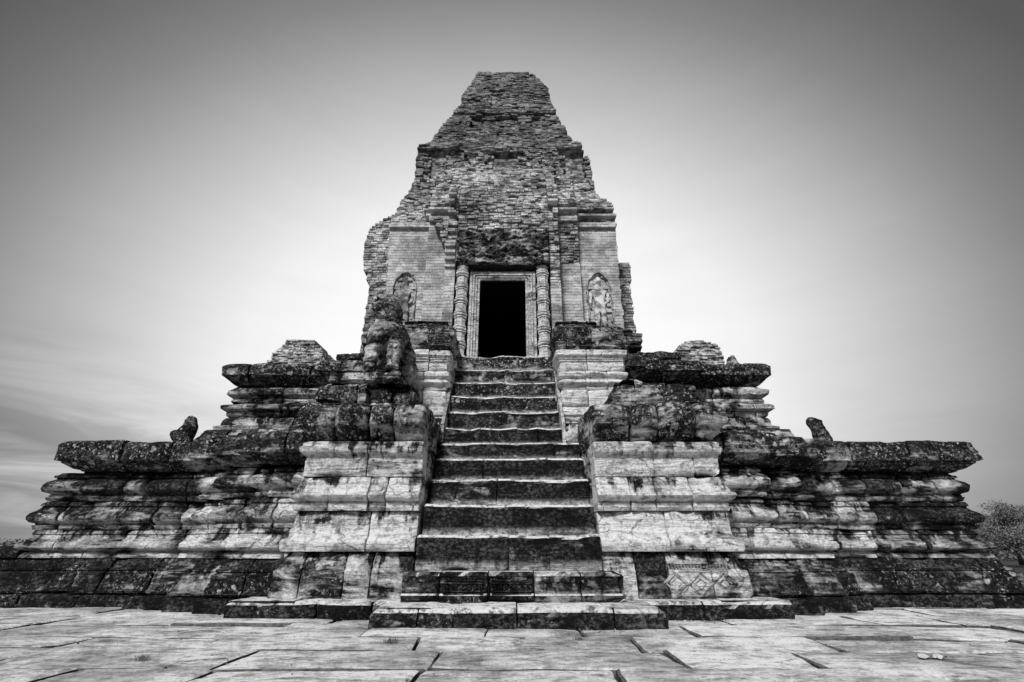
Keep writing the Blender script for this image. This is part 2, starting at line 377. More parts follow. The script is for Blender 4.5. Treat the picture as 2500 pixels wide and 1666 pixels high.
# ------------------------------------------------------------------ ground
g = mesh_obj('ground', [(-400,-60,-.075),(400,-60,-.075),(400,700,-.075),(-400,700,-.075)], [(0,1,2,3)], SAND)
tag(g, None, kind='structure')
pav = bpy.data.objects.new('paving', None); COL.objects.link(pav); tag(pav, None, kind='structure')
def build_paving():
    rnd = random.Random(11)
    rows = [-1.6, -.5, .6, 1.7, 2.75, 3.5, 4.1, 4.8, 5.45, 6.3, 7.1, 8.0, 9.0, 10.2]
    def rowy(i, x): return rows[i] + .06*noise.noise((x*.35, i*3.1, 0)) + .018*noise.noise((x*2.1, i*7.7, 3)) - .03*x*(.5+.5*noise.noise((i*1.3, 0, 5)))
    for i in range(len(rows)-1):
        x = -12 - rnd.random(); prev_sl = rnd.uniform(-.06, .06)
        while x < 12:
            w = rnd.uniform(.9, 2.3); x2 = x+w; sl = rnd.uniform(-.08, .08)
            hz = rnd.uniform(-.014, .010); tx = rnd.uniform(-.008, .008); ty = rnd.uniform(-.008, .014); gy = rnd.choice((.004, .010, .02))
            nx, ny = max(6, int(w/.13)), 7
            if 3 < rows[i] < 8: ny = 9
            vs, fs, g_ = [], [], rnd.choice((.007, .011, .018))
            so = rnd.uniform(0, 90)
            tas = [0, .022/w, .06/w]+[q/nx for q in range(1, nx)]+[1-.06/w, 1-.022/w, 1]; nx = len(tas)-1
            tas.sort()
            jw = rnd.choice((.012, .022, .035)); tbs = sorted([0, jw, jw+.05]+[q/ny for q in range(1, ny) if q/ny > jw+.07]+[.94, .98, 1]); ny = len(tbs)-1
            for a in range(nx+1):
                for b in range(ny+1):
                    ta, tb = tas[a], tbs[b]
                    xl = x+prev_sl*(tb-.5)+g_ + .008*noise.noise((i*2.2, tb*5+i*5, x)); xr = x2+sl*(tb-.5)-g_ + .008*noise.noise((i*2.2, tb*5+i*5, x2))
                    xx = xl+(xr-xl)*ta
                    y0, y1 = rowy(i, xx)+g_, rowy(i+1, xx)-gy-.035*max(0, noise.noise((xx*1.3, i*9.1, 2))-.05)-.010*noise.noise((xx*6, i*9.1, 7))
                    yy = y0+(y1-y0)*tb
                    ed = min(ta*(xr-xl), (1-ta)*(xr-xl), tb*(y1-y0), (1-tb)*(y1-y0))
                    z = hz + tx*(ta-.5)*2 + ty*(tb-.5)*2 + .007*fn(xx+so, yy*2.2, 0, .9) + .005*fn(xx, yy*5+so, 0, 1.7)
                    if ed < .001: z -= .012 + max(0, noise.noise((xx*2.2, yy*2.2, so)))*.02
                    elif ed < .035: z -= .002 + max(0, noise.noise((xx*2.2, yy*2.2, so)))*.012
                    elif ed < .12: z -= max(0, noise.noise((xx*2.2, yy*2.2, so)))*.02
                    vs.append((xx, yy, z))
            for a in range(nx):
                for b in range(ny):
                    p = a*(ny+1)+b; fs.append((p, p+ny+1, p+ny+2, p+1))
            rim = [a*(ny+1) for a in range(nx+1)] + [nx*(ny+1)+b for b in range(1, ny+1)] + [a*(ny+1)+ny for a in range(nx-1, -1, -1)] + [b for b in range(ny-1, 0, -1)]
            base = len(vs)
            for p in rim: vs.append((vs[p][0], vs[p][1], -.09))
            q = len(rim)
            for t in range(q): fs.append((rim[t], base+t, base+(t+1) % q, rim[(t+1) % q]))
            fo = mesh_obj('flagstone', vs, fs, GROUND, pav, True); fo.data.materials.append(JOINT)
            for pi in range(len(fs)-q, len(fs)): fo.data.polygons[pi].material_index = 1
            if rnd.random() < .75:
                for a in range(nx): fo.data.polygons[a*ny].material_index = 1
            if rnd.random() < .6:
                for b in range(ny): fo.data.polygons[b].material_index = 1
            fo.data.set_sharp_from_angle(angle=R(50))
            x = x2; prev_sl = sl
build_paving()

# ------------------------------------------------------------------ lower terrace
LT = thing('lower_terrace', (0, 8.4, 0), 'wide lower terrace of stained moulded sandstone blocks, spreading left and right of the stair', 'terrace')
XL, XR = -7.92, 7.72
ltp = [(XL, 17), (XL, 8.42), (-5.05, 8.42), (-5.05, 8.16), (-4.6, 8.16), (-4.6, 7.92), (-4.0, 7.92), (-4.0, 7.68), (-2.9, 7.68)]
ltq = [(2.85, 7.68), (3.9, 7.68), (3.9, 7.92), (4.5, 7.92), (4.5, 8.16), (4.95, 8.16), (4.95, 8.42), (XR, 8.42), (XR, 17)]
def lst(base, lo, hi, c0=-5.2):        # stones nearer the outer corners are blacker
    return lambda x: base + (hi if (x < c0 or x > 6.2) else lo) + (.07 if 2 < x <= 6.2 else 0)
CORN = [(.16, 0), (.16, .03), (.22, .035), (.34, .12), (.34, .15), (.41, .155), (.42, .42), (.40, .49), (.37, .52)]
B4 = [(.17, 0), (.17, .07), (.145, .075), (.145, .1), (.13, .105), (.14, .125), (.22, .15), (.25, .2), (.25, .26), (.22, .31), (.16, .35), (.13, .37), (.13, .385), (.16, .39), (.16, .43), (.13, .435), (.12, .48)]
B3 = [(.16, 0), (.16, .06), (.13, .065), (.13, .09), (.20, .11), (.235, .15), (.235, .20), (.21, .25), (.15, .30), (.12, .35), (.12, .365), (.145, .37), (.14, .44)]
B2 = [(.22, 0), (.16, .08), (.12, .085), (.12, .105), (.23, .12), (.265, .15), (.265, .2), (.24, .24), (.19, .245), (.19, .275), (.16, .28), (.14, .35), (.16, .36), (.16, .42)]
DADO = [(.42, 0), (.42, .035), (.385, .04), (.36, .14), (.34, .28), (.31, .285), (.29, .31), (.31, .315), (.31, .345), (.26, .35), (.2, .48)]
PL = [(.42, 0), (.42, .2), (.37, .23)]
for side, pth in ((0, ltp), (1, ltq)):
    sd = 100+side*50
    course(LT, pth, -.04, PL, sd+1, avg=1.1, stain=.8, lichen=.2, rough=.018, depth=.6)
    course(LT, pth, .2, DADO, sd+2, avg=.6, stain=lst(.66, 0, .12), lichen=.4, rough=.015)
    course(LT, pth, .69, B2, sd+3, avg=.75, pillow=.004, stain=lst(.42, 0, .2), lichen=.1, rough=.016)
    course(LT, pth, 1.12, B3, sd+4, avg=.5, pillow=.008, stain=lst(.44, 0, .19, -5.6), lichen=.1, rough=.014, jit=.035, gap=.024)
    course(LT, pth, 1.57, B4, sd+5, avg=.5, pillow=.008, stain=lst(.48, 0, .2, -5.6), lichen=.08, rough=.016, jit=.045, chip=.12, gap=.024)
    cp = [(p[0]+(.4 if p[0] < -7 else .12 if p[0] > 7 else 0), p[1]) for p in pth]
    course(LT, cp, 2.07, CORN, sd+6, avg=.72, stain=.7, lichen=.75, pillow=.004, gap=.022, rough=.011, zwob=.01, chip=.16, jit=.035, zj=.045)
notch = [(-2.0, 7.95), (-2.0, 10.9), (1.9, 10.9), (1.9, 7.95)]
core = offset_path(ltp, -.12)+notch+offset_path(ltq, -.12)
prism('core', core, -.05, 2.5, CORE, LT)
prism('terrace_floor', offset_path(ltp, -.05)+notch+offset_path(ltq, -.05), 2.5, 2.56, STONE, LT, stain=.5, lichen=.2, topwear=0., foot=0.)

# ------------------------------------------------------------------ kerb slabs in front of the stair piers (one wide landing) and the small front landing
SLB = thing('landing', (0, 7, 0), 'low wide landing of dark mossy slabs running under both stair piers', 'landing')
def jx(pxs, py, D, x0): return [at(p, py, D).x - x0 for p in pxs]
sl = [(-3.74, 8.1), (-3.74, 6.76), (3.64, 6.76), (3.64, 8.1)]
j = [1.34+v for v in jx([769, 905, 1170, 1400, 1520, 1720], 1490, 6.76, -3.74)]
course(SLB, sl, -.06, [(0, 0), (0, .22), (-.04, .26)], 201, joints=j, stain=.84, lichen=.15, topwear=.8, rough=.022, zwob=.02, chip=.09, depth=.9)
prism('core', [(-3.5, 8), (-3.5, 7.1), (3.4, 7.1), (3.4, 8)], -.05, .17, CORE, SLB)
FLB = thing('front_landing', (0, 6.3, 0), 'nearest narrow landing of four dark slabs with bright worn tops, before the stair', 'landing')
fl = [(-1.6, 6.72), (-1.6, 6.0), (1.74, 6.0), (1.74, 6.72)]
course(FLB, fl, -.06, [(.02, 0), (0, .21), (-.03, .26)], 202, joints=[.72+v for v in jx([1019, 1262, 1500], 1510, 6.0, -1.6)], stain=.78, lichen=.1, topwear=1., rough=.02, zwob=.02, chip=.08, depth=.66, jit=.02)
# small carved plinth blocks on it
cb = [(at(978,1440,6.55).x, 6.9), (at(978,1440,6.55).x, 6.58), (at(1525,1440,6.55).x, 6.58), (at(1525,1440,6.55).x, 6.9)]
j = [.32+v for v in jx([1072, 1191, 1304, 1418], 1440, 6.58, cb[1][0])]
STR = thing('stone_staircase', (0, 7, 0), 'steep staircase of eleven dark mossy risers with worn pale edges rising to the doorway', 'staircase')
blk = course(STR, cb, .2, [(.03, 0), (.03, .08), (0, .1), (0, .28), (.02, .3), (.02, .35)], 203, joints=j, stain=.66, lichen=.2, topwear=1, rough=.02, chip=.12, jit=.02, name='carved_block', depth=.3)
# raised frames and rosettes on the carved blocks
def carve_band(parent, xa, xb, y, za, zb, seed, name='carving'):
    vs, fs = [], []; rnd = random.Random(seed)
    for z in (za, za+.03, zb-.03, zb):
        box(vs, fs, xa, xb, y-.014, y+.05, z-.008, z+.008)
    n = max(2, int((xb-xa)/.07))
    for i in range(n):
        c = xa+(i+.5)*(xb-xa)/n; zc = (za+zb)/2; r_ = min(.03, (zb-za)*.24)
        for t in range(6):
            a = t*math.pi/3
            ox, oz = math.cos(a)*r_*.65, math.sin(a)*r_*.65
            box(vs, fs, c+ox-r_*.28, c+ox+r_*.28, y-.012-rnd.random()*.006, y+.04, zc+oz-r_*.28, zc+oz+r_*.28)
    return mesh_obj(name, vs, fs, STONE, parent, stain=.62, lichen=.05, topwear=0., foot=0.)
for a, b in ((1082, 1180), (1200, 1296), (1320, 1395)):
    carve_band(STR, at(a,1430,6.56).x, at(b,1430,6.56).x, 6.572, .3, .45, a)

# ------------------------------------------------------------------ staircase
RIS = [(1018,1464,1305,6.95), (1036,1450,1231,7.3), (1046,1447,1169,7.65), (1060,1429,1118,8.05), (1068,1413,1080,8.4),
       (1089,1385,1043,8.8), (1092,1370,1002,9.15), (1103,1362,966,9.45), (1107,1352,932,9.72), (1112,1347,901,9.98), (1115,1343,868,10.23)]
JN = [[.5, .72], [.6], [.42], [.32, .7], [.55, .8], [.31, .62, .8], [.48], [.47], [.49], [.5], [.5]]
JN[4] = [.82]
zprev = .57
steps_z = []
for i, (xa, xb, yt, D) in enumerate(RIS):
    zt = at(1250, yt, D).z
    lower = i < 5
    x0, x1 = (-1.33, 1.24) if lower else (-1.32, .97)
    z0 = zprev-.02; h = zt-z0
    nxt = RIS[i+1][3] if i < 10 else 11.2
    course(STR, [(x0, D), (x1, D)], z0, [(.01, 0), (.0, h-.09), (.015, h-.06), (.012, h-.035), (-.01, h)], 300+i, joints=[(x1-x0)*t for t in JN[i]],
           stain=(.78, .84, .76, .86, .80, .84, .80, .72, .78, .66, .66)[i], lichen=(.0, .0, .0, .05, .05, .1, .2, .38, .45, .62, 1.1)[i], topwear=1., foot=1. if i != 6 else .3,
           rough=.009, chip=.09, zwob=.016, jit=.006, depth=nxt-D+.12, sag=.03 if i > 4 else .012, gap=.006, name='step')
    zprev = zt; steps_z.append((D, zt))
# ballast under the steps
vs, fs = [], []
for i, (D, zt) in enumerate(steps_z):
    box(vs, fs, -1.3, .95 if i > 4 else 1.2, D+.2, 11.0, 0 if i == 0 else steps_z[i-1][1]-.3, zt-.05)
mesh_obj('core', vs, fs, CORE, STR)
# thin sloping kerbs beside the upper flight
def stringer(xa, xb, seed):
    vs, fs = [], []; pts = []
    n = 26
    for i in range(n+1):
        t = i/n; D = 8.72+(10.5-8.72)*t
        z = 3.04+(5.32-3.04)*t
        pts.append((D, z))
    for D, z in pts:
        w = .012*noise.noise((D*3, seed, 0))
        vs += [(xa+w, D, z-.9), (xa+w, D, z+w), (xb+w, D, z+w), (xb+w, D, z-.9)]
    for i in range(n):
        p = i*4
        for q in range(3): fs.append((p+q, p+q+4, p+q+5, p+q+1))
    fs += [(0, 1, 2, 3), (n*4+3, n*4+2, n*4+1, n*4)]
    mesh_obj('stringer', vs, fs, STONE, STR, stain=.45, lichen=.25, topwear=.4, foot=0.)
stringer(-1.385, -1.325, 1); stringer(.975, 1.035, 2)

# ------------------------------------------------------------------ lower stair piers
def pier(name, label, xa, xb, J, sd, ST):
    P = thing(name, ((xa+xb)/2, 7.2, .2), label, 'stair pier', 'piers flanking the lower flight')
    left = xb < 0
    pth = [(xa, 8.7), (xa, 7.2), (xb, 7.2)] if left else [(xa, 7.2), (xb, 7.2), (xb, 8.7)]
    inner = [(xb, 7.6), (xb, 9.25)] if left else [(xa, 9.25), (xa, 7.6)]
    Lr = 1.5 if left else 0
    def jj(pxs, py, D): return [Lr + v for v in jx(pxs, py, D, xa)] + ([] if left else [(xb-xa)+.7])
    for zi, (a, b) in enumerate(((.2, .78), (.79, 1.33), (1.34, 1.82), (1.83, 2.37), (2.38, 3.0))):
        course(P, inner, a, [(0, 0), (.0, b-a)], sd+20+zi, avg=.7, stain=.62, lichen=.3, rough=.03, chip=.14)
    course(P, pth, .2, [(.14, 0), (.13, .06), (.12, .34), (.08, .37), (.08, .43), (.02, .52), (.0, .575)], sd, joints=([.7] if xb < 0 else [])+jj(J[0], 1400, 7.1), stains=ST[0], lichen=.2, rough=.012, chip=.07, jit=.012)
    course(P, pth, .785, [(.11, 0), (.12, .12), (.1, .155), (.03, .19), (.0, .3), (-.01, .54)], sd+1, joints=([.6] if xb < 0 else [])+jj(J[1], 1300, 7.2), stains=ST[1], lichen=.18, rough=.012, chip=.07)
    course(P, pth, 1.335, [(.06, 0), (.06, .05), (.04, .055), (.04, .11), (.01, .12), (.12, .165), (.15, .21), (.13, .25), (.09, .255), (.08, .3), (.04, .36), (.01, .365), (.02, .4), (.0, .485)], sd+2, joints=([.75] if xb < 0 else [])+jj(J[2], 1210, 7.2), stains=ST[2], lichen=.15, rough=.014, chip=.08, jit=.015)
    course(P, pth, 1.83, [(.0, 0), (.0, .3), (.02, .305), (.02, .325), (.06, .335), (.09, .38), (.09, .44), (.06, .445), (.06, .5), (.03, .53)], sd+3, joints=([.6] if xb < 0 else [])+jj(J[3], 1120, 7.2), stains=ST[3], lichen=.12, rough=.016, chip=.1)
    course(P, pth, 2.375, [(.0, 0), (.08, .1), (.12, .18), (.18, .22), (.21, .3), (.2, .5), (.15, .6), (.05, .65)], sd+4, pillow=.07, joints=([.8] if xb < 0 else [])+jj(J[4], 1030, 7.1), stain=.62, lichen=.9, rough=.03, chip=.2, jit=.04, zwob=.02, zj=.05, gap=.04)
    prism('core', [(xa+.12, 8.9), (xa+.12, 7.34), (xb-.12, 7.34), (xb-.12, 8.9)], .1, 2.92, CORE, P)
    return P
LP = pier('stair_pier', 'left stair pier of pale moulded blocks, below the lion pedestal', -3.22, -1.38,
     [[735, 840, 905], [899], [806, 901, 945], [899], [818, 899, 959]], 400,
     [[.55, .6, .56, .5, .6, .72, .7, .7], [.5, .4, .36, .32, .5], [.5, .42, .34, .5, .4, .36, .4], [.5, .5, .42, .44, .5]])
RP = pier('stair_pier', 'right stair pier of pale blocks with diamond carving on its base', 1.27, 3.2,
     [[1554, 1632, 1737], [1628], [1537, 1598, 1686], [1594], [1539, 1608, 1700]], 440,
     [[.5, .74, .52, .48, .62, .7, .6], [.3, .42, .5, .5, .5], [.36, .4, .38, .5, .5, .5], [.3, .46, .42, .4, .5]])

# diamond lattice on the right pier's base course
def ridge(vs, fs, a, b, w, pr):
    a, b = Vector(a), Vector(b); d = (b-a).normalized(); s = Vector((-d.z, 0, d.x))*w
    n = len(vs); f = Vector((0, -pr, 0))
    for p in (a, b): vs.extend([tuple(p+s), tuple(p+f), tuple(p-s)])
    fs.extend([(n, n+3, n+4, n+1), (n+1, n+4, n+5, n+2)])
vs, fs = [], []
yb = 7.068
xa, xb = at(1560,1420,7.07).x, at(1800,1420,7.07).x
za, zb = .25, .53
n = 4; w = (xb-xa)/n
for i in range(1, n):
    c = xa+(i+.5)*w; zc = (za+zb)/2
    for rr in (1., .82, .45):
        hw, hh = w/2*rr, (zb-za)/2*rr
        q = [(c-hw, yb, zc), (c, yb, zc+hh), (c+hw, yb, zc), (c, yb, zc-hh)]
        for t in range(4):
            if fn(q[t][0], rr, q[t][2], 5) > -.25: ridge(vs, fs, q[t], q[(t+1) % 4], .010, .006)
for z in (.235, .545, .57):
    ridge(vs, fs, (xa+.45+.2*z, yb, z), (xb-.1, yb, z), .007, .006)
for i in range(22):
    c = xa+.4+(i+.5)*.045
    if c < xb-.05: box(vs, fs, c-.014, c+.014, 7.06, 7.12, .6, .63)
mesh_obj('diamond_carving', vs, fs, STONE, RP, uvs=[(p[0]-1.27, p[2]-.2) for p in vs], ch=.57, stain=.64, lichen=.05, topwear=0., foot=0.)
# ------------------------------------------------------------------ second blocks standing on the piers (lion pedestal left, plain block right)
PD = thing('lion_pedestal', (-2.6, 8.3, 3.0), 'stepped lichen-spotted pedestal carrying the lion on the left pier', 'pedestal')
x0, x1 = at(778,950,7.95).x, at(1003,950,7.95).x
pp = [(x0, 8.9), (x0, 8.0), (x1, 8.0), (x1, 8.9)]
course(PD, pp, 2.98, [(.06, 0), (.08, .2), (.0, .26)], 501, joints=[.9+(x1-x0)*.5, .9+(x1-x0)*.99], stain=.6, lichen=.7, rough=.03, chip=.15)
course(PD, pp, 3.24, [(.02, 0), (.05, .06), (.07, .3), (.0, .38)], 502, joints=[.9+(x1-x0)*.42, .9+(x1-x0)*.52, .9+(x1-x0)*.98], stain=.64, lichen=.95, rough=.035, chip=.16, jit=.03)[2].location.y = .22
prism('core', [(x0+.2, 8.9), (x0+.2, 8.28), (x1-.2, 8.28), (x1-.2, 8.9)], 2.9, 3.6, CORE, PD)
xs0, xs1 = at(798,915,7.9).x, at(975,915,7.9).x
course(PD, [(xs0, 8.75), (xs0, 8.0), (xs1, 8.0), (xs1, 8.75)], 3.63, [(.0, 0), (.04, .05), (.04, .18), (-.02, .24)], 503, joints=[], stain=.6, lichen=.95, rough=.035, chip=.15, depth=.45, zwob=.03)
RB = thing('broken_pedestal', (2.4, 8.2, 3.0), 'dark sloping block spotted with white lichen on the right pier, without a statue', 'pedestal')
x0, x1 = at(1500,950,8.0).x, at(1680,950,8.0).x
course(RB, [(x0, 9.0), (x0, 8.0), (x1, 8.0), (x1, 9.0)], 2.98, [(.04, 0), (.1, .12), (.12, .2), (.1, .3), (.02, .5), (-.06, .62), (-.14, .7)], 511, joints=[1.0+(x1-x0)*.62], stain=.7, lichen=.8, rough=.05, chip=.2, zwob=.05)
prism('core', [(x0+.25, 9.0), (x0+.25, 8.28), (x1-.25, 8.28), (x1-.25, 9.0)], 2.9, 3.5, CORE, RB)

# ------------------------------------------------------------------ upper terrace
UT = thing('upper_terrace', (0, 10.6, 2.5), 'narrower upper terrace of dark moulded blocks under the brick tower', 'terrace')
utl = [(-6.62, 18.5), (-6.62, 10.6), (-4.2, 10.6), (-4.2, 10.3), (-3.0, 10.3), (-3.0, 10.0), (-2.3, 10.0)]
utr = [(2.1, 10.0), (2.75, 10.0), (2.75, 10.3), (4.1, 10.3), (4.1, 10.6), (5.9, 10.6), (5.9, 18.5)]
for side, pth in ((0, utl), (1, utr)):
    sd = 600+side*50
    course(UT, pth, 2.5, [(.6, 0), (.58, .3), (.45, .6), (.38, .8)], sd, avg=.9, stain=.6, lichen=.35, rough=.02)
    course(UT, pth, 3.3, [(.3, 0), (.3, .1), (.2, .14), (.16, .33)], sd+1, avg=.8, stain=.6, lichen=.35, rough=.02)
    course(UT, pth, 3.64, [(.14, 0), (.15, .12), (.12, .13), (.26, .18), (.27, .26), (.18, .33)], sd+2, avg=.8, pillow=.02, stain=.62, lichen=.35, rough=.02)
    course(UT, pth, 3.98, [(.14, 0), (.14, .1), (.1, .12), (.22, .2), (.23, .3), (.12, .4), (.1, .46)], sd+3, avg=.62, pillow=.02, stain=.58, lichen=.3, rough=.025, jit=.02)
    course(UT, pth, 4.45, [(.1, 0), (.1, .03), (.18, .035), (.3, .14), (.31, .17), (.36, .18), (.36, .4), (.32, .46), (.26, .52)], sd+4, avg=.66, pillow=.006, gap=.024, stain=.7, lichen=.75, rough=.014, zwob=.012, zj=.06, chip=.16, jit=.045)
unotch = [(-1.6, 10.12), (-1.6, 11.0), (1.2, 11.0), (1.2, 10.12)]
prism('core', offset_path(utl, -.12)+unotch+offset_path(utr, -.12), 2.5, 4.9, CORE, UT)
prism('terrace_floor', offset_path(utl, -.05)+unotch+offset_path(utr, -.05), 4.9, 4.95, STONE, UT, stain=.6, lichen=.2, topwear=0., foot=0.)
# raised broken cornice stones next to the upper flanks
course(UT, [(-4.1, 10.8), (-4.1, 10.35), (-2.55, 10.35)], 4.92, [(.1, 0), (.2, .08), (.2, .22), (.1, .28)], 671, avg=.7, stain=.82, lichen=.65, rough=.04, zwob=.06, chip=.16, jit=.04)
course(UT, [(2.3, 10.35), (3.9, 10.35), (3.9, 10.8)], 4.92, [(.1, 0), (.2, .08), (.2, .22), (.1, .28)], 672, avg=.6, stain=.78, lichen=.7, rough=.04, zwob=.06, chip=.16, jit=.04)

# ------------------------------------------------------------------ upper stair flanks
def flank(label, xa, xb, sd, J):
    P = thing('upper_flank', ((xa+xb)/2, 9.3, 2.5), label, 'stair pier', 'flanks of the upper flight')
    pth = [(xa, 10.6), (xa, 9.32), (xb, 9.32), (xb, 10.9)]
    L0 = 1.28; W = xb-xa
    def js(fr): return [.6]+[L0+W*t for t in fr]+[L0+W+.55]
    course(P, pth, 2.5, [(.2, 0), (.2, .3), (.12, .38)], sd, joints=js([.5]), stain=.6, lichen=.5, rough=.02, chip=.1)
    course(P, pth, 2.9, [(.1, 0), (.12, .1), (.12, .28), (.08, .33)], sd+1, joints=js(J[0]), stain=.55, lichen=.7, rough=.02, chip=.12)
    course(P, pth, 3.24, [(.1, 0), (.1, .05), (.07, .06), (.07, .1), (.11, .12), (.11, .2), (.06, .22), (.06, .3)], sd+2, joints=js(J[1]), stain=.22, lichen=.05, chip=.08)
    course(P, pth, 3.55, [(.05, 0), (.05, .33), (.03, .37)], sd+3, joints=js(J[2]), stain=.16, lichen=.05, chip=.08)
    course(P, pth, 3.93, [(.02, 0), (.02, .08), (.07, .1), (.1, .15), (.07, .2), (.02, .22), (.02, .27), (.08, .3), (.09, .36), (.04, .42)], sd+4, joints=js(J[3]), stain=.2, lichen=.05, chip=.1, jit=.02)
    course(P, pth, 4.36, [(.03, 0), (.03, .2), (.06, .22), (.02, .25), (.06, .28), (.03, .31), (.1, .35), (.1, .46), (.05, .5)], sd+5, joints=js(J[4]), stain=.3, lichen=.15, chip=.1)
    course(P, pth, 4.88, [(.03, 0), (.06, .06), (.03, .1), (.08, .2), (.12, .28), (.13, .48), (.05, .56)], sd+6, joints=js(J[5]), stain=.62, lichen=.85, rough=.03, chip=.15, zwob=.03, jit=.02)
    prism('core', [(xa+.12, 10.9), (xa+.12, 9.46), (xb-.12, 9.46), (xb-.12, 10.9)], 2.5, 5.33, CORE, P)
flank('left flank of pale fluted blocks beside the upper flight, behind the lion', -2.5, -1.42, 700, [[.4], [.42], [.55], [.3, .55], [.62], []])
flank('right flank of pale blocks beside the upper flight, with a dark cap', 1.07, 2.45, 720, [[.5], [.5], [.4], [.38, .72], [.42], [.52]])
# low lichen blocks filling the corner between the piers and the upper flight
CB = thing('corner_block', (-1.55, 8.8, 2.5), 'small lichen-covered block wedged between left pier and upper flight', 'stone block', 'wedge blocks beside the stair')
course(CB, [(-1.75, 9.2), (-1.75, 8.75), (-1.42, 8.75), (-1.42, 9.2)], 2.3, [(.0, 0), (.02, .3), (.03, .5), (-.03, .62)], 740, joints=[], stain=.6, lichen=.95, rough=.04, chip=.2)
CB2 = thing('corner_block', (1.3, 8.8, 2.5), 'small lichen-covered block wedged between right pier and upper flight', 'stone block', 'wedge blocks beside the stair')
course(CB2, [(1.06, 9.2), (1.06, 8.7), (1.4, 8.7), (1.4, 9.2)], 2.3, [(.0, 0), (.02, .3), (.03, .6), (-.03, .75)], 741, joints=[], stain=.6, lichen=.9, rough=.04, chip=.2)

# ------------------------------------------------------------------ brick tower
TW = thing('brick_tower', (-.2, 14, 4.95), 'tall ruined brick sanctuary tower with black doorway and blunt worn top', 'tower')
DC = 15.2; CX = -.2
LPX = [(1172,171),(1160,185),(1147,203),(1135,217),(1126,229),(1124,250),(1113,260),(1105,270),(1086,296),(1070,310),(1054,323),(1027,340),(1017,348),(1014,372),(1012,400),(1009,436),(1000,458),(973,481),(963,503),(954,525),(950,560),(946,600),(942,660),(938,720),(936,780),(932,840),(930,900)]
RPX = [(1296,173),(1306,180),(1316,191),(1330,208),(1338,222),(1344,248),(1357,270),(1359,286),(1376,309),(1389,334),(1402,350),(1414,369),(1421,382),(1440,390),(1446,436),(1456,468),(1478,506),(1489,519),(1500,535),(1502,548),(1504,592),(1510,659),(1514,700),(1518,741),(1524,792),(1528,840),(1530,900)]
def prof3(pts, sg):
    out = []
    for px, py in pts:
        v = 833-py; dy = F*cs-v*sn; dz = F*sn+v*cs; t = (px-1250)/dy
        # x = t*D, D = DC - |x-CX|
        D = (DC + sg*CX)/(1+sg*t); x = t*D
        out.append((dz/dy*D+H, x))
    return sorted(out)
LT_, RT_ = prof3(LPX, -1), prof3(RPX, 1)
def interp(tab, z):
    if z <= tab[0][0]: return tab[0][1]
    for (a, b), (c, d) in zip(tab[:-1], tab[1:]):
        if z <= c: return b+(d-b)*(z-a)/max(1e-6, c-a)
    return tab[-1][1]
ZTOP = min(LT_[-1][0], RT_[-1][0])
def halfw(z): return (interp(RT_, z)-interp(LT_, z))/2
def sstep(a, b, t):
    t = max(0, min(1, (t-a)/(b-a))); return t*t*(3-2*t)
def band(z, a, b): return a <= z < b
def front(x, z):
    """depth of the brick face and how rough it is there"""
    D = DC-halfw(z); u = x-(-.27); au = abs(u); rough = .03
    fade = 1-sstep(11.8, 13.6, z)
    wing = False
    if z < 12.2 or fade > 0:
        e1 = 1.66 + .05*noise.noise((0, 0, z*2)); e2 = 2.3 if z < 10.2 else 2.3-.0*z
        if au < e1: D -= .68*fade
        elif au < e2: D -= .30*fade
        else: wing = True
    if z < 10.1:
        if au >= 1.36:
            lft = u < 0
            if au < 1.66:      # pilasters beside the colonettes
                rough = .006 if z < 8.2 else .03
                if lft and 8.2 <= z < 8.95: D -= .06+.07*(int((z-8.2)/.12) % 2)+.16*(z-8.2); rough = .01   # capital
                if not lft and z > 7.6: rough = .04; D += .06*max(0, noise.noise((x*3, 0, z*3)))
            elif au < 2.3:
                rough = .006 if lft or z < 8.6 else .03
                if z > 8.5 and lft and au < 1.66+(z-8.5)*.25: D -= .3; rough = .03      # corbelled bricks widening upward
            else: rough = .005
            if z < 6.4: rough = max(rough, .012)
        # niche for the relief figures
        for cx, zc0, zc1, w in ((-3.2, 6.2, 8.45, .27), (2.58, 6.2, 8.4, .27)):
            if abs(x-cx) < w*(1 if z < 7.9 else .62) and zc0 < z < zc1: D += .05
    else:
        # main cornice of the wings
        if band(z, 10.1, 10.24): D -= .10; rough = .008
        elif band(z, 10.24, 10.4): D -= .0
        elif band(z, 10.4, 10.52): D -= .18; rough = .01
        elif band(z, 10.52, 10.62): D -= .03
        elif band(z, 10.62, 10.85): D -= .28
        elif band(z, 10.85, 10.95): D -= .07
        elif band(z, 10.95, 11.15): D -= .2
        if au < 1.5: D = DC-halfw(z)-.68*fade; rough = .035
        if x < -2.7 and z > 10.3: D = DC-halfw(z); rough = .03
    if 12.6 < z < 14.3:       # false storey: worn pilasters and panels
        for cx, w in ((-2.65, .42), (2.2, .42), (-.25, .62)):
            if abs(x-cx) < w and z < 13.9: D += .2 if abs(x-cx) < w*.8 else .1; rough = .02
        if z > 14.05 and (x < -1.9 or x > 1.6): D -= .14
        if .85 < abs(x+.25) < 1.25 and z < 14: D -= .08
    if 15.9 < z < 17.2:
        if abs(x+.2) < .5 and z < 16.9: D += .22; rough = .02
        for cx in (-1.4, 1.0):
            if abs(x-cx) < .28 and z < 16.9: D += .17; rough = .02
        if z > 17.0: D -= .1
    if z > 14.3: rough = max(rough, .028)
    # weathered hollows
    h = noise.noise((x*.9, 4, z*.9))
    if rough > .02: D += .16*max(0, h-.1) + .12*fn(x, 3, z, 1.1)
    return D, rough
def in_door(x0, x1, z):
    return x1 > -1.63 and x0 < 1.09 and z < 9.36
SIDE = [(4.9, -4.65), (8.7, -4.65), (8.9, -4.8), (9.1, -4.78), (9.3, -4.95), (9.7, -5.0), (10.4, -5.05), (11.0, -4.95), (11.3, -4.6), (11.8, -3.9)]
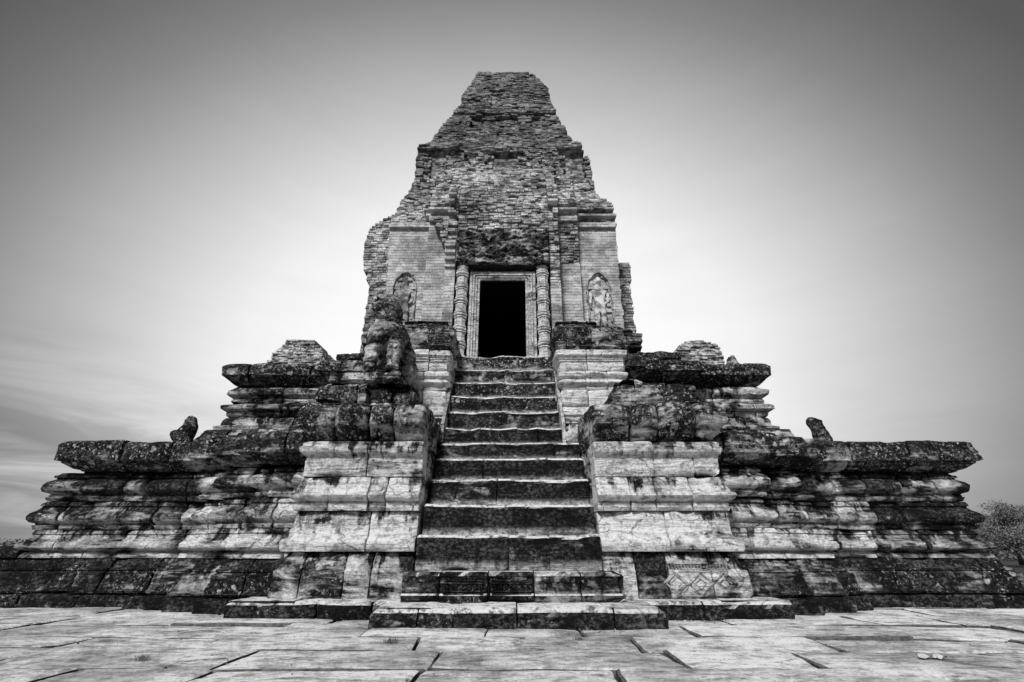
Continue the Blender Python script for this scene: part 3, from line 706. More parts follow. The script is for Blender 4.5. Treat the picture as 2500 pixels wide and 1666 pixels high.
BRK = [-.27-2.3, -.27-1.66, -.27-1.36, -.27+1.36, -.27+1.66, -.27+2.3]
bricks = []   # (x0,x1,y0,y1,z0,z1,smoothness)
rnd = random.Random(5)
seen = {}; zi_ = 0
z = 4.95
while z < ZTOP-.02:
    zi_ += 1
    smooth_zone = z < 10.1
    h = rnd.uniform(.088, .108) if z < 14 else rnd.uniform(.09, .112)
    zc = z+h/2
    xl, xr = interp(LT_, zc), interp(RT_, zc)
    xl += rnd.uniform(-.02, .035); xr += rnd.uniform(-.035, .02)
    x = xl; first = True
    top_frac = 1
    while x < xr-.03:
        _, rg = front(x+.1, zc)
        w = rnd.uniform(.14, .32) if rg > .02 else rnd.uniform(.16, .27)
        x2 = min(xr, x+w)
        if zc < 12:
            for bk in BRK:
                if x+.03 < bk < x2+.04: x2 = bk; break
        if xr-x2 < .09: x2 = xr
        D, rg = front((x+x2)/2, zc)
        # split at the plan steps so corners stay crisp
        if not in_door(x, x2, zc):
            jd = rnd.gauss(0, 1)*rg*.42
            if rg > .02 and rnd.random() < .07: jd += .07
            if rg > .02 and rnd.random() < .06: jd -= .03
            if zc > ZTOP-.35 and rnd.random() < .12: x = x2; continue
            g_ = .007 if rg > .02 else .002
            bricks.append((x+g_, x2-g_, D+jd, D+.55, z+g_*1.0, z+h-g_*1.0, rg, 0))
        x = x2
    # side faces, larger bricks, and the back
    yb0, yb1 = DC-halfw(zc), DC+halfw(zc)
    y = yb0+.3
    while y < yb1:
        w = rnd.uniform(.25, .42); y2 = min(yb1, y+w)
        if y < 12.85-1e-6 < y2: y2 = 12.85
        for sx, xx in ((-1, xl), (1, xr)):
            jd = rnd.gauss(0, .02)
            side = 0
            if sx < 0:
                if 12.84 < y < 15.9 and zc < 11.8:
                    side = max(0, xl-interp(SIDE, zc)) + .02*noise.noise((y, 0, zc*3))
            else:
                if 12.84 < y < 15.6 and zc < 9.55: side = .62 + (.05 if zc > 8.9 else 0)
            if side > .1: jd *= .4
            xo = xx + sx*(side+jd)
            a, b = sorted((xo, xx - sx*.5 if side else xx-sx*.3))
            if side > .15 and not seen.get((sx, zi_)):
                seen[(sx, zi_)] = 1; q = a
                while q < b-.02:
                    q2 = min(b, q+rnd.uniform(.16, .3)); q2 = b if b-q2 < .08 else q2
                    bricks.append((q+.006, q2-.006, y-.12+rnd.gauss(0, .012), y+.3, z+.006, z+h-.006, .03, 0)); q = q2
            bricks.append((a, b, y+.005, y2-.005, z+.005, z+h-.005, .03, 1))
        y = y2
    z += h
# chipped brick shapes
def brick_verts(b, r):
    x0, x1, y0, y1, z0, z1, rg, side = b
    c = min(.012, (z1-z0)*.2) * (1 if rg > .02 else .4)
    j = (lambda: r.uniform(-1, 1)*c*.8) if rg > .02 else (lambda: r.uniform(-1, 1)*c*.3)
    if side: return [(x0+j(), y0+j(), z0+j()), (x1+j(), y0+j(), z0+j()), (x1+j(), y1, z0), (x0+j(), y1, z0), (x0+j(), y0+j(), z1+j()), (x1+j(), y0+j(), z1+j()), (x1+j(), y1, z1), (x0+j(), y1, z1)]
    # front face inset for worn arrises
    return [(x0, y0+c+j(), z0), (x1, y0+c+j(), z0), (x1, y1, z0), (x0, y1, z0), (x0, y0+c+j(), z1), (x1, y0+c+j(), z1), (x1, y1, z1), (x0, y1, z1),
            (x0+c+j(), y0+j(), z0+c), (x1-c+j(), y0+j(), z0+c), (x1-c+j(), y0+j(), z1-c+j()*.5), (x0+c+j(), y0+j(), z1-c+j()*.5)]
FB = [(0,3,2,1),(4,5,6,7),(1,2,6,5),(2,3,7,6),(3,0,4,7),(0,1,9,8),(1,5,10,9),(5,4,11,10),(4,0,8,11),(8,9,10,11)]
FS = [(0,3,2,1),(4,5,6,7),(0,1,5,4),(1,2,6,5),(2,3,7,6),(3,0,4,7)]
def px_area(b):
    if b[7]: return 0
    D = b[2]; return (b[1]-b[0])*(b[5]-b[4])/((D*.91+(b[4]-H)*.42)**2)
order = sorted(range(len(bricks)), key=lambda i: -px_area(bricks[i]))
solo = set(order[:285])
r2 = random.Random(9)
def joined_bricks(name, idx, parent, **props):
    vs, fs, tone, rub = [], [], [], []
    for i in idx:
        b = bricks[i] if isinstance(i, int) else i
        v = brick_verts(b, r2); n = len(vs); vs += v
        t = r2.random()*.95+.05 if b[6] > .02 else .66+r2.random()*.16
        F_ = FS if b[7] else FB
        for f in F_: fs.append(tuple(n+q for q in f)); tone.append(t); rub.append(1. if b[6] <= .013 else 0.)
    o = mesh_obj(name, vs, fs, BRICK, parent, **props)
    at_ = o.data.attributes.new('tone', 'FLOAT', 'FACE'); at_.data.foreach_set('value', tone)
    at_ = o.data.attributes.new('rubbed', 'FLOAT', 'FACE'); at_.data.foreach_set('value', rub)
    return o
o = joined_bricks('brickwork', [i for i in range(len(bricks)) if i not in solo], TW); o['kind'] = 'stuff'
for i in solo: joined_bricks('brick', [i], TW)
# solid mass behind the bricks
def loft(name, zs, rect, mat, parent):
    vs, fs = [], []
    for z in zs:
        x0, x1, y0, y1 = rect(z); vs += [(x0,y0,z),(x1,y0,z),(x1,y1,z),(x0,y1,z)]
    for i in range(len(zs)-1):
        p = i*4
        for q in range(4): fs.append((p+q, p+(q+1) % 4, p+4+(q+1) % 4, p+4+q))
    fs += [(3,2,1,0), tuple(len(vs)-4+q for q in range(4))]
    return mesh_obj(name, vs, fs, mat, parent)
zs = [9.4]+[9.6+.3*i for i in range(200) if 9.6+.3*i < ZTOP-.12]+[ZTOP-.1]
ins = .16
loft('core', zs, lambda z: (interp(LT_, z)+ins, interp(RT_, z)-ins, DC-halfw(z)+ins+.08, DC+halfw(z)-.05), CORE, TW)
lo = [4.9, 7.2, 9.4]
loft('core', lo, lambda z: (interp(LT_, z)+ins, -1.02, DC-halfw(z)+ins, DC+halfw(z)-.05), CORE, TW)
loft('core', lo, lambda z: (.48, interp(RT_, z)-ins, DC-halfw(z)+ins, DC+halfw(z)-.05), CORE, TW)
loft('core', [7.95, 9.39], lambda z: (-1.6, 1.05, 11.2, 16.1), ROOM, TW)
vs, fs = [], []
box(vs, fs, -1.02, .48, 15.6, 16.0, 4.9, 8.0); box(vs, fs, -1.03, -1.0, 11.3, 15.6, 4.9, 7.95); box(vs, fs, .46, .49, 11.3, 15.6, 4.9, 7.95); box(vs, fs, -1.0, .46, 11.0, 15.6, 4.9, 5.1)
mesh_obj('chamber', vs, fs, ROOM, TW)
# stone wall behind colonettes, door frame
vs, fs = [], []
box(vs, fs, -1.62, -1.21, 11.2, 11.6, 5.1, 8.3); box(vs, fs, .67, 1.08, 11.2, 11.6, 5.1, 8.3); box(vs, fs, -1.21, .67, 11.12, 11.5, 8.03, 8.3)
mesh_obj('door_surround', vs, fs, FRAME, TW, stain=.9, lichen=0., topwear=0., foot=0.)  # high stain value paints in the shadow band below the lintel
def frame_layer(xo, zo, xi, zi, y0, y1, cx=-.265, z0=5.1):
    """one stepped moulding of the door frame: jambs and head mitred"""
    vs = []; 
    for y in (y0, y1):
        vs += [(cx-xo, y, z0), (cx-xo, y, zo), (cx+xo, y, zo), (cx+xo, y, z0), (cx-xi, y, z0), (cx-xi, y, zi), (cx+xi, y, zi), (cx+xi, y, z0)]
    fs = [(0,1,5,4), (1,2,6,5), (2,3,7,6), (8,12,13,9), (9,13,14,10), (10,14,15,11), (0,8,9,1), (1,9,10,2), (2,10,11,3), (4,5,13,12), (5,6,14,13), (6,7,15,14), (0,4,12,8), (3,11,15,7)]
    return vs, fs
V, FF = [], []
for xo, zo, xi, zi, y in ((.925, 8.04, .86, 7.985, 11.0), (.858, 7.983, .835, 7.96, 11.035), (.833, 7.958, .79, 7.92, 10.98), (.788, 7.918, .765, 7.9, 11.03), (.763, 7.898, .72, 7.86, 11.01), (.718, 7.858, .70, 7.84, 11.06), (.698, 7.838, .645, 7.815, 11.04)):
    v, f = frame_layer(xo, zo, xi, zi, y, 11.13); n = len(V); V += v; FF += [tuple(n+q for q in t) for t in f]
mesh_obj('door_frame', V, FF, FRAME, TW, stain=.15, lichen=0., topwear=0., foot=0.)

def colonette(cx, cy, z0, z1):
    rng = []; z = z0; r0 = .155
    rng += [(z0, .19), (z0+.32, .19)]
    n = 6; span = (z1-z0-.42)/n; z = z0+.34
    for i in range(n):
        a = z+i*span
        rng += [(a, r0), (a+span*.44, r0), (a+span*.45, r0+.022), (a+span*.53, r0+.022), (a+span*.54, r0-.03), (a+span*.60, r0-.03), (a+span*.61, r0+.035), (a+span*.73, r0+.038), (a+span*.74, r0-.03), (a+span*.80, r0-.03), (a+span*.81, r0+.022), (a+span*.91, r0+.022), (a+span*.92, r0-.01)]
    rng += [(z1-.06, r0), (z1, r0+.02)]
    vs, fs = [], []
    for z, r_ in rng:
        for t in range(8):
            a = R(22.5+45*t); vs.append((cx+math.cos(a)*r_, cy+math.sin(a)*r_, z))
    for i in range(len(rng)-1):
        for t in range(8): fs.append((i*8+t, i*8+(t+1) % 8, (i+1)*8+(t+1) % 8, (i+1)*8+t))
    fs += [tuple(range(7, -1, -1)), tuple(len(vs)-8+t for t in range(8))]
    mesh_obj('colonette', vs, fs, FRAME, TW, ch=3.0, stain=.2, lichen=0., topwear=0., foot=0.)
colonette(-1.41, 11.0, 5.1, 8.16); colonette(.86, 11.0, 5.1, 8.16)

def lintel():
    x0, x1, z0, z1, y = -1.62, 1.07, 8.17, 9.37, 10.78
    nx, nz = 130, 62; vs, fs = [], []
    for i in range(nx+1):
        for k in range(nz+1):
            u, w = i/nx, k/nz
            X = x0+(x1-x0)*u; Z = z0+(z1-z0)*w
            ed = min(u*(x1-x0), (1-u)*(x1-x0), w*(z1-z0), (1-w)*(z1-z0))
            e = max(0, 1-ed/.05)
            # garland sweeping from the middle to the ends, with hanging loops and leaf scrolls, all half worn away
            gz = z0+.5+.22*math.cos((u-.5)*math.pi*3.2)
            gar = math.exp(-((Z-gz)/.06)**2)
            lp = .5+.5*math.sin(u*44+3*w*math.sin(u*9)); sc = .5+.5*math.sin(Z*38+2.5*math.sin(X*9))
            leaf = lp*sc
            worn = sstep(-.1, .5, noise.noise((X*1.2, 7, Z*1.2))+.15)
            d = .07*gar+.09*leaf*(.35+.65*(1-worn)) + .08*fn(X, 2, Z, 2.2) + .06*fn(X, 9, Z, 8, 3)
            d -= .08*max(0, noise.noise((X*1.3+9, 1, Z*1.9))-.2)
            Y = y-d*(1-e)+.06*e*e
            zz = Z + (.03*noise.noise((X*3, 0, 0)) if k in (0, nz) else 0)
            vs.append((X, Y, zz))
    m = nz+1
    for i in range(nx):
        for k in range(nz):
            p = i*m+k; fs.append((p, p+m, p+m+1, p+1))
    rim = [i*m for i in range(nx+1)]+[nx*m+k for k in range(1, nz+1)]+[i*m+nz for i in range(nx-1, -1, -1)]+[k for k in range(nz-1, 0, -1)]
    b = len(vs)
    for p in rim: vs.append((vs[p][0], 11.3, vs[p][2]))
    q = len(rim)
    for t in range(q): fs.append((rim[t], b+t, b+(t+1) % q, rim[(t+1) % q]))
    nb = len(fs)
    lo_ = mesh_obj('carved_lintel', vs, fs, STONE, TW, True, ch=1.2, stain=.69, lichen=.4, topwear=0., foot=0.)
    lo_.data.materials.append(CORE)  # dark underside: shadow beneath the lintel set by colour
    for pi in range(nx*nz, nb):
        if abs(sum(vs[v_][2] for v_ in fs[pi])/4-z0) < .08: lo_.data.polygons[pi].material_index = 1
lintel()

# ---- tower plinth
tpl = [(-3.75, 14), (-3.75, 11.15), (-2.7, 11.15), (-2.7, 10.6), (-1.66, 10.6)]
tpr = [(1.12, 10.6), (2.15, 10.6), (2.15, 11.1), (3.2, 11.1), (3.2, 14)]
for i, p in enumerate((tpl, tpr)):
    course(TW, p, 4.93, [(.26, 0), (.24, .22), (.16, .3), (.14, .36)], 800+i, avg=.6, stain=.5, lichen=.35, rough=.02, chip=.1, name='plinth_block')
    course(TW, p, 5.3, [(.12, 0), (.06, .1), (.06, .22), (.2, .3), (.22, .38)], 805+i, avg=.55, stain=.6, lichen=.4, rough=.025, chip=.12, name='plinth_block')
    course(TW, p, 5.69, [(.18, 0), (.26, .1), (.26, .32), (.16, .38), (.1, .42)], 810+i, avg=.6, stain=.66, lichen=.7, rough=.03, chip=.14, zwob=.03, name='plinth_block')
    course(TW, p, 6.12, [(.06, 0), (.1, .05), (.08, .1)], 815+i, avg=.7, stain=.6, lichen=.3, chip=.06, name='plinth_block')
vs, fs = [], []
box(vs, fs, -3.65, -1.7, 11.25, 12, 4.9, 6.1); box(vs, fs, -2.6, -1.7, 10.7, 11.2, 4.9, 6.1); box(vs, fs, 1.15, 2.05, 10.7, 11.2, 4.9, 6.1); box(vs, fs, 1.15, 3.1, 11.22, 12, 4.9, 6.1)
mesh_obj('core', vs, fs, CORE, TW)

# ---- skinned figures
def skin(name, pts, edges, root, mat, parent, sub=2, disp=.02, dsc=5, **props):
    if mat is not BRICK: props['ch'] = 2.
    me = bpy.data.meshes.new(name+'_cage'); me.from_pydata([p[:3] for p in pts], edges, [])
    o = bpy.data.objects.new(name+'_cage', me); COL.objects.link(o)
    sk = o.modifiers.new('s', 'SKIN'); sk.use_smooth_shade = True
    for i, p in enumerate(pts):
        r_ = p[3] if isinstance(p[3], tuple) else (p[3], p[3])
        me.skin_vertices[0].data[i].radius = r_
    me.skin_vertices[0].data[root].use_root = True
    sb = o.modifiers.new('u', 'SUBSURF'); sb.levels = sub; sb.render_levels = sub
    dg = bpy.context.evaluated_depsgraph_get(); dg.update()
    nm = bpy.data.meshes.new_from_object(o.evaluated_get(dg))
    vs = [v.co.copy() for v in nm.vertices]; ns = [v.normal.copy() for v in nm.vertices]; fs = [tuple(p.vertices) for p in nm.polygons]
    bpy.data.objects.remove(o)
    out = [tuple(v + n*(disp*fn(v.x, v.y, v.z, dsc) )) for v, n in zip(vs, ns)]
    return mesh_obj(name, out, fs, mat, parent, True, **props)

# relief guardians in the wing niches
def guardian(cx, cy, z0, s):
    p = [(0,0,.95,.15), (0,0,1.12,.12), (0,0,1.38,.18), (0,0,1.55,.07), (0,0,1.68,.1), (0,0,1.82,.08), (0,0,1.93,.04),
         (-.09,0,.8,.095), (-.1,0,.45,.07), (-.1,0,.1,.06), (-.12,0,.02,.07), (.09,0,.8,.095), (.1,0,.45,.07), (.1,0,.1,.06), (.12,0,.02,.07),
         (-.2,0,1.42,.07), (-.27,0,1.15,.05), (-.24,0,.88,.045), (.2,0,1.42,.07), (.27,0,1.15,.05), (.12,0,1.02,.045)]
    e = [(0,1),(1,2),(2,3),(3,4),(4,5),(5,6),(0,7),(7,8),(8,9),(9,10),(0,11),(11,12),(12,13),(13,14),(2,15),(15,16),(16,17),(2,18),(18,19),(19,20)]
    pts = [(cx+a*s, cy, z0+c*s, (d*s, d*s)) for a, b, c, d in p]
    o = skin('relief_figure', pts, e, 0, BRICK, TW, 2, .03, 7)
    for v in o.data.vertices: v.co.y = cy+(v.co.y-cy)*.6
    # arched niche rim
    vs, fs = [], []; n = 30; pr = []
    for i in range(n+1):
        t = i/n
        if t < .3: q = (-.31, .55+t/.3*.95)
        elif t > .7: q = (.31, .55+(1-t)/.3*.95)
        else:
            a = math.pi*(1-(t-.3)/.4); q = (.31*math.cos(a)*(1 if abs(math.cos(a)) > .75 else .82), 1.5+.52*math.sin(a))
        pr.append(q)
    for i, (a, b) in enumerate(pr):
        r_ = .022
        vs += [(cx+(a)*s, cy-.075, z0+b*s), (cx+a*s*1.09, cy-.07, z0+(b+.02*(1 if abs(a) < .3 else 0))*s), (cx+a*s*1.09, cy+.02, z0+b*s), (cx+a*s*.98, cy+.1, z0+b*s)]
    for i in range(n):
        for q in range(3): fs.append((i*4+q, i*4+4+q, i*4+5+q, i*4+1+q))
    mesh_obj('niche_rim', vs, fs, BRICK, TW)
guardian(-3.2, 11.70, 6.3, 1.06); guardian(2.58, 11.70, 6.28, 1.06)

# ------------------------------------------------------------------ lion
LN = thing('stone_lion', (-2.6, 8.3, 3.86), 'weathered stone lion with eroded round head, spotted with lichen, standing on the left pier', 'lion statue')
lc = at(938, 890, 8.3); lx = lc.x; ly = 8.3; lz = 3.84
p = [(0,.12,.98,.26),      # 0 chest root
     (0,.02,1.18,.25),     # neck
     (-.0,-.04,1.40,.36), # head
     (-.02,-.04,1.56,.33), # crown
     (-.17,-.16,1.36,.2),  # muzzle, turned to the left
     (-.27,-.22,1.26,.12),
     (-.19,0,.72,.19), (-.22,-.05,.4,.115), (-.22,-.07,.12,.105), (-.23,-.16,.03,.115),
     (.19,0,.72,.19), (.2,-.05,.4,.115), (.2,-.07,.12,.105), (.2,-.16,.03,.115),
     (.06,.42,.82,.27), (.1,.72,.62,.3),
     (.36,.7,.42,.17), (.4,.5,.2,.12), (.38,.42,.04,.12),
     (-.18,.72,.42,.17), (-.24,.5,.2,.12), (-.24,.42,.04,.12),
     (.22,-.02,1.42,.24)]
e = [(0,1),(1,2),(2,3),(2,4),(4,5),(0,6),(6,7),(7,8),(8,9),(0,10),(10,11),(11,12),(12,13),(0,14),(14,15),(15,16),(16,17),(17,18),(15,19),(19,20),(20,21),(2,22)]
skin('body', [(lx+a, ly+b-.1, lz+c, (d*1.22, d*1.2)) for a, b, c, d in p], e, 0, STONE, LN, 3, .05, 5.5, stain=.58, lichen=1.35, topwear=0., foot=0.)
# mane collar: rows of curls, and ears
def curl_row(parent, cx, cy, z, rx, ry, n, s, a0, a1, name='mane_curl'):
    vs, fs = [], []
    for i in range(n):
        a = R(a0+(a1-a0)*i/(n-1)); x = cx+math.cos(a)*rx; y = cy+math.sin(a)*ry
        b = len(vs)
        vs += [(x-s, y, z), (x, y-s*.6, z-s*1.3), (x+s, y, z), (x, y-s*.3, z+s*.7), (x, y+s, z)]
        fs += [(b, b+1, b+3), (b+1, b+2, b+3), (b+2, b+4, b+3), (b+4, b, b+3), (b, b+4, b+1), (b+1, b+4, b+2)]
    mesh_obj(name, vs, fs, STONE, parent, True, stain=.6, lichen=.6, topwear=0., foot=0.)
for i in range(5):
    curl_row(LN, lx, ly-.02, lz+.92+i*.075, .25+.012*i, .25+.01*i, 13, .035, 190, 350)

# ------------------------------------------------------------------ ruined guardian stumps on the lower terrace
G1 = thing('statue_stump', (0, 9.5, 2.56), 'broken upright statue stump with a small arm on the left end of the lower terrace', 'statue', 'statue stumps on the lower terrace')
a = at(448, 1075, 9.5)
skin('stump', [(a.x+.02, 9.5, 2.3, .19), (a.x+.02, 9.5, 2.8, .16), (a.x+.03, 9.5, 3.0, .15), (a.x+.05, 9.5, 3.25, (.15, .14)), (a.x+.05, 9.5, 3.42, (.14, .13)), (a.x-.12, 9.44, 2.98, .1), (a.x-.24, 9.4, 3.06, .06)],
     [(0,1),(1,2),(2,3),(3,4),(2,5),(5,6)], 0, STONE, G1, 2, .06, 4, stain=.68, lichen=.4, topwear=0., foot=0.)
G2 = thing('statue_stump', (0, 9.5, 2.56), 'broken leaning stone slab standing on the right end of the lower terrace', 'statue', 'statue stumps on the lower terrace')
a = at(2005, 1075, 9.5)
skin('stump', [(a.x+.03, 9.5, 2.3, .2), (a.x+.02, 9.5, 2.85, .18), (a.x-.0, 9.5, 3.1, .17), (a.x-.03, 9.5, 3.26, (.16, .16)), (a.x-.01, 9.5, 3.36, (.15, .14))],
     [(0,1),(1,2),(2,3),(3,4)], 0, STONE, G2, 2, .05, 4, stain=.64, lichen=.6, topwear=0., foot=0.)

# ------------------------------------------------------------------ far brick towers and far walls
def far_tower(label, prof, D, seed, group='brick towers behind the terraces'):
    """prof = [(y_px, x_left_px, x_right_px)] top to bottom"""
    tab = sorted((at(1250, y, D).z, at(a, y, D).x, at(b, y, D).x) for y, a, b in prof)
    cx = (tab[0][1]+tab[0][2])/2
    T = thing('far_tower', (cx, D+2, 2), label, 'tower', group)
    z = tab[0][0]; r_ = random.Random(seed); bl = []
    def ip(z, k):
        for a, b in zip(tab[:-1], tab[1:]):
            if z <= b[0]: return a[k]+(b[k]-a[k])*(z-a[0])/max(1e-6, b[0]-a[0])
        return tab[-1][k]
    maxw = (tab[0][2]-tab[0][1])/2
    while z < tab[-1][0]:
        h = r_.uniform(.1, .14); xl, xr = ip(z+h/2, 1)+r_.uniform(-.05, .05), ip(z+h/2, 2)+r_.uniform(-.05, .05)
        yb = D + .25*(maxw-(xr-xl)/2)
        x = xl
        while x < xr-.05:
            w = r_.uniform(.25, .5); x2 = min(xr, x+w)
            bl.append((x+.008, x2-.008, yb+r_.gauss(0, .05), yb+.6, z+.008, z+h-.008, .03, 0)); x = x2
        y = yb+.3
        while y < D+2*maxw-(maxw-(xr-xl)/2):
            w = r_.uniform(.4, .6)
            bl.append((xl+r_.gauss(0, .03), xl+.4, y, y+w-.01, z+.008, z+h-.008, .03, 1)); bl.append((xr-.4, xr+r_.gauss(0, .03), y, y+w-.01, z+.008, z+h-.008, .03, 1)); y += w
        z += h
    o = joined_bricks('brickwork', bl, T); o['kind'] = 'stuff'
    zs = [0.]+[t[0] for t in tab]
    loft('core', zs, lambda z: (ip(max(z, tab[0][0]), 1)+.1, ip(max(z, tab[0][0]), 2)-.1, D+.25+.25*(maxw-(ip(max(z, tab[0][0]), 2)-ip(max(z, tab[0][0]), 1))/2), D+2*maxw), CORE, T)
far_tower('distant flat-topped brick tower peeping over the left end of the upper terrace', [(824,694,764),(829,690,767),(842,680,776),(855,664,783),(870,655,788),(882,646,793),(960,630,800),(1200,600,830)], 25, 31)
far_tower('distant dome-topped crumbling brick tower peeping over the right side of the upper terrace', [(824,1694,1716),(828,1683,1736),(834,1670,1750),(843,1660,1760),(856,1650,1765),(870,1643,1770),(890,1640,1773),(960,1630,1780),(1200,1600,1810)], 25, 32)
AN = thing('roof_finial', (0, 20, 4), 'small pointed stone just right of the distant dome-topped tower', 'finial')
a = at(1786, 880, 12)
skin('finial_stone', [(a.x, 12, a.z-.5, .2), (a.x, 12, a.z-.1, .19), (a.x+.02, 12, a.z+.06, .12), (a.x+.06, 12, a.z+.16, .04)], [(0,1),(1,2),(2,3)], 0, STONE, AN, 2, .06, 5, stain=.6, lichen=.3, topwear=0., foot=0.)
AN.location = (a.x, 12, a.z-.5); 
for c in AN.children: c.matrix_parent_inverse = Matrix.Translation(-Vector(AN.location))
FW = thing('far_wall', (-16, 15, 0), 'low dark wall end seen past the left corner of the lower terrace', 'wall')
course(FW, [(-18, 15.2), (at(27,1350,15).x, 15.2), (at(27,1350,15).x, 18)], 0, [(.0, 0), (0, .55), (.06, .6), (.06, .84), (0, .92)], 900, avg=1.2, stain=.9, lichen=.1, zwob=.03)

# ------------------------------------------------------------------ tree on the right
def tree():
    D = 30.; base = at(2500, 1390, D)
    T = thing('tree', (base.x, D, 0), 'sparse round-crowned tree with visible branches beyond the right corner of the terrace', 'tree')
    r_ = random.Random(77); vs, fs = [], []; tips = []
    def tube(a, b, ra, rb):
        d = (b-a).normalized(); s = d.cross(Vector((0, 1, .1))).normalized(); t = d.cross(s); n = len(vs)
        for p, r0 in ((a, ra), (b, rb)):
            for k in range(5):
                an = k*math.tau/5; vs.append(tuple(p+(s*math.cos(an)+t*math.sin(an))*r0))
        for k in range(5): fs.append((n+k, n+(k+1) % 5, n+5+(k+1) % 5, n+5+k))
    def grow(p, d, L, r0, lv):
        q = p+d*L
        mid = p+d*L*.5+Vector((r_.uniform(-.08, .08), r_.uniform(-.08, .08), 0))*L
        tube(p, mid, r0, r0*.85); tube(mid, q, r0*.85, r0*.68)
        if lv >= 2: tips.append((q, lv)); tips.append((mid, lv))
        if lv == 7: return
        for k in range((5, 3, 3, 2, 2, 2, 2)[lv]):
            nd = (d+Vector((r_.uniform(-1, 1), r_.uniform(-1, 1), r_.uniform(-.75, .5)))*(.75 if lv else 1.1)).normalized()
            if nd.z < -.35: nd.z = -.1; nd.normalize()
            grow(q, nd, L*r_.uniform(.74, .98), r0*.62, lv+1)
    root = Vector((base.x, D, 0))
    grow(root, Vector((-.08, 0, 1)), .75, .15, 0)
    mesh_obj('trunk', vs, fs, BARK, T, True)
    vs, fs = [], []
    for q, lv in tips:
        if r_.random() < .42: continue
        nl = 24 if lv >= 5 else (16 if lv > 3 else 0)
        for _ in range(nl):
            c = q+Vector((r_.gauss(0, .13), r_.gauss(0, .13), r_.gauss(0, .09)))
            s = r_.uniform(.025, .06); a = Vector((r_.uniform(-1,1), r_.uniform(-1,1), r_.uniform(-1,1))).normalized()*s
            b = a.cross(Vector((r_.uniform(-1,1), r_.uniform(-1,1), r_.uniform(-1,1)))).normalized()*s*.6
            n = len(vs); vs += [tuple(c-a), tuple(c+b), tuple(c+a), tuple(c-b)]; fs.append((n, n+1, n+2, n+3))
    o = mesh_obj('crown', vs, fs, LEAF, T); o['kind'] = 'stuff'
tree()
def scrub():
    r_ = random.Random(8); vs, fs = [], []
    for side in (-1, 1):
        for i in range(9000):
            x = side*r_.uniform(38, 75); D = r_.uniform(46, 54)
            hh = 1.1+1.3*abs(noise.noise((x*.35, side*3, 0)))+.5*noise.noise((x*1.5, 2, 0))
            z = hh*r_.random()**.6; s_ = r_.uniform(.08, .2)
            c = Vector((x, D, z)); a = Vector((r_.uniform(-1,1), r_.uniform(-1,1), r_.uniform(-1,1))).normalized()*s_
            b = a.cross(Vector((r_.uniform(-1,1), r_.uniform(-1,1), r_.uniform(-1,1)))).normalized()*s_*.7
            n = len(vs); vs += [tuple(c-a), tuple(c+b), tuple(c+a), tuple(c-b)]; fs.append((n, n+1, n+2, n+3))
    tag(mesh_obj('distant_scrub', vs, fs, LEAF), None, kind='stuff')
scrub()

# ------------------------------------------------------------------ small growth and litter
def tuft(x, y, z, s, n, label, seed, mat=GRASS):
    T = tag(mesh_obj('grass_tuft', *blades(x, y, z, s, n, seed), mat), label, 'grass', 'grass tufts in the joints')
def blades(x, y, z, s, n, seed):
    r_ = random.Random(seed); vs, fs = [], []
    for _ in range(n):
        a = r_.uniform(0, math.tau); l = s*r_.uniform(.4, 1); bx, by = x+r_.gauss(0, s*.5), y+r_.gauss(0, s*.2)
        tx, ty = bx+math.cos(a)*l*.7, by+math.sin(a)*l*.7; w = .003
        k = len(vs); vs += [(bx-w, by, z-.02), (bx+w, by, z-.02), ((bx+tx)/2+w*.7, (by+ty)/2, z+l*.55), ((bx+tx)/2-w*.7, (by+ty)/2, z+l*.55), (tx, ty, z+l*.62)]
        fs += [(k, k+1, k+2, k+3), (k+3, k+2, k+4)]
    return vs, fs
def gpt(px, py):
    v = 833-py; dy = F*cs-v*sn; dz = F*sn+v*cs; D = -H*dy/dz
    return at(px, py, D)
for i, (px, py, s, n, lb) in enumerate([(955, 1570, .07, 90, 'tuft of short grass in a paving joint left of centre'), (345, 1612, .06, 60, 'thin grass along the wide crack at the left front'),
        (1415, 1562, .05, 40, 'few blades of grass between the slabs right of the front landing'), (1275, 1560, .03, 20, 'tiny grass blades close before the front landing')]):
    g_ = gpt(px, py); tuft(g_.x, g_.y, 0, s, n, lb, i)
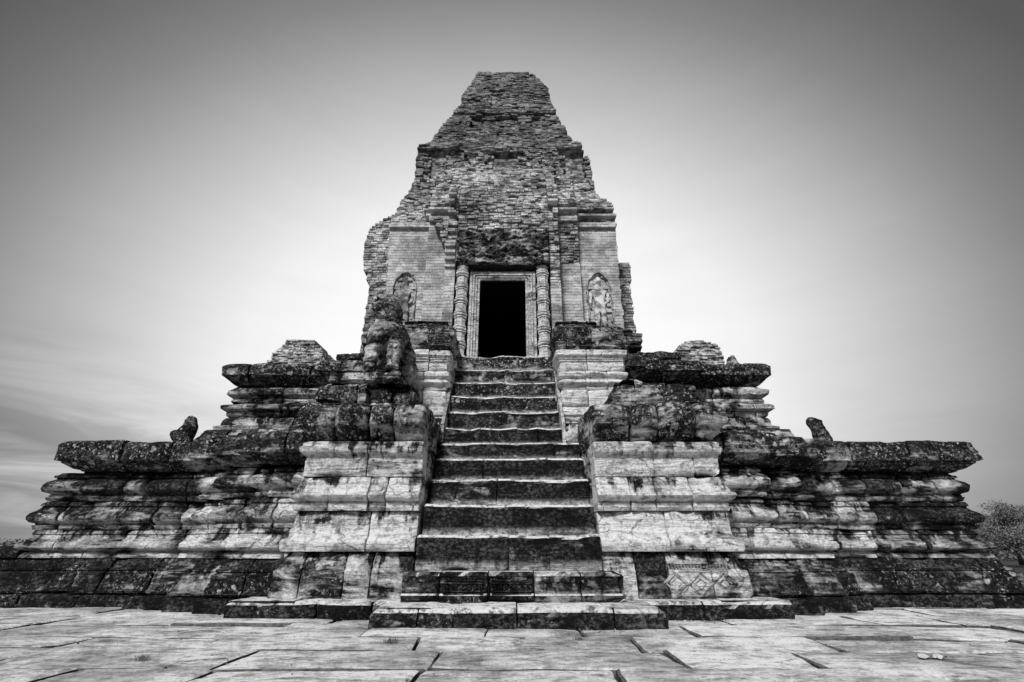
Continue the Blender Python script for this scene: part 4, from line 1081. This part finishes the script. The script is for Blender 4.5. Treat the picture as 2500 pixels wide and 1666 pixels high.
def weed(x, y, z, s, n, label, seed):
    r_ = random.Random(seed); vs, fs = [], []
    for _ in range(n):
        c = Vector((x+r_.gauss(0, s*.5), y+r_.gauss(0, s*.3), z+abs(r_.gauss(0, s*.6)))); l = s*r_.uniform(.1, .25)
        a = Vector((r_.uniform(-1,1), r_.uniform(-1,1), r_.uniform(-1,1))).normalized()*l; b = a.cross(Vector((0, .3, 1))).normalized()*l*.5
        k = len(vs); vs += [tuple(c-a), tuple(c+b), tuple(c+a), tuple(c-b)]; fs.append((k, k+1, k+2, k+3))
    tag(mesh_obj('weed', vs, fs, GRASS), label, 'weed', 'weeds rooted in the masonry')
w = at(1163, 862, 10.3); weed(w.x, 10.3, w.z-.03, .09, 40, 'small leafy weed on the top step before the doorway', 1)
w = at(1088, 1062, 8.7); weed(w.x, 8.68, w.z, .1, 60, 'pale clump of weed at the left edge of the stair, mid height', 2)
w = at(1085, 1180, 7.6); 
r_ = random.Random(21); vs, fs = [], []
for i in range(520):
    x = r_.uniform(-8, 8); D = 7.98-abs(r_.gauss(0, .12)) if abs(x) > 3.9 else (6.74 if abs(x) > 1.8 else 5.98)-abs(r_.gauss(0, .1))
    if r_.random() < .35: x, D = r_.uniform(-5, 5), r_.uniform(3.6, 7)
    q = r_.uniform(.004, .014); k = len(vs)
    vs += [(x+r_.uniform(-1,1)*q*.3-q, D, -.01), (x+q*.2, D-q, -.01), (x+q, D+q*.2, -.01), (x, D+q, -.01), (x+r_.uniform(-.4,.4)*q, D, q*.35-.002)]
    fs += [(k, k+1, k+4), (k+1, k+2, k+4), (k+2, k+3, k+4), (k+3, k, k+4)]
tag(mesh_obj('stone_chips', vs, fs, STONE, stain=.4, lichen=.0, topwear=0., foot=0.), None, kind='stuff')
# crumpled scrap of paper on the paving
g_ = gpt(2285, 1612); r_ = random.Random(4); vs, fs = [], []
for i in range(9):
    for k in range(4): vs.append((g_.x-.11+i*.027+r_.uniform(-.01, .01), g_.y+k*.02+r_.uniform(-.01, .01), .004+r_.uniform(0, .035)))
for i in range(8):
    for k in range(3): p = i*4+k; fs.append((p, p+4, p+5, p+1))
tag(mesh_obj('paper_scrap', vs, fs, PAPER), 'crumpled white scrap lying on the paving at the right front', 'litter')
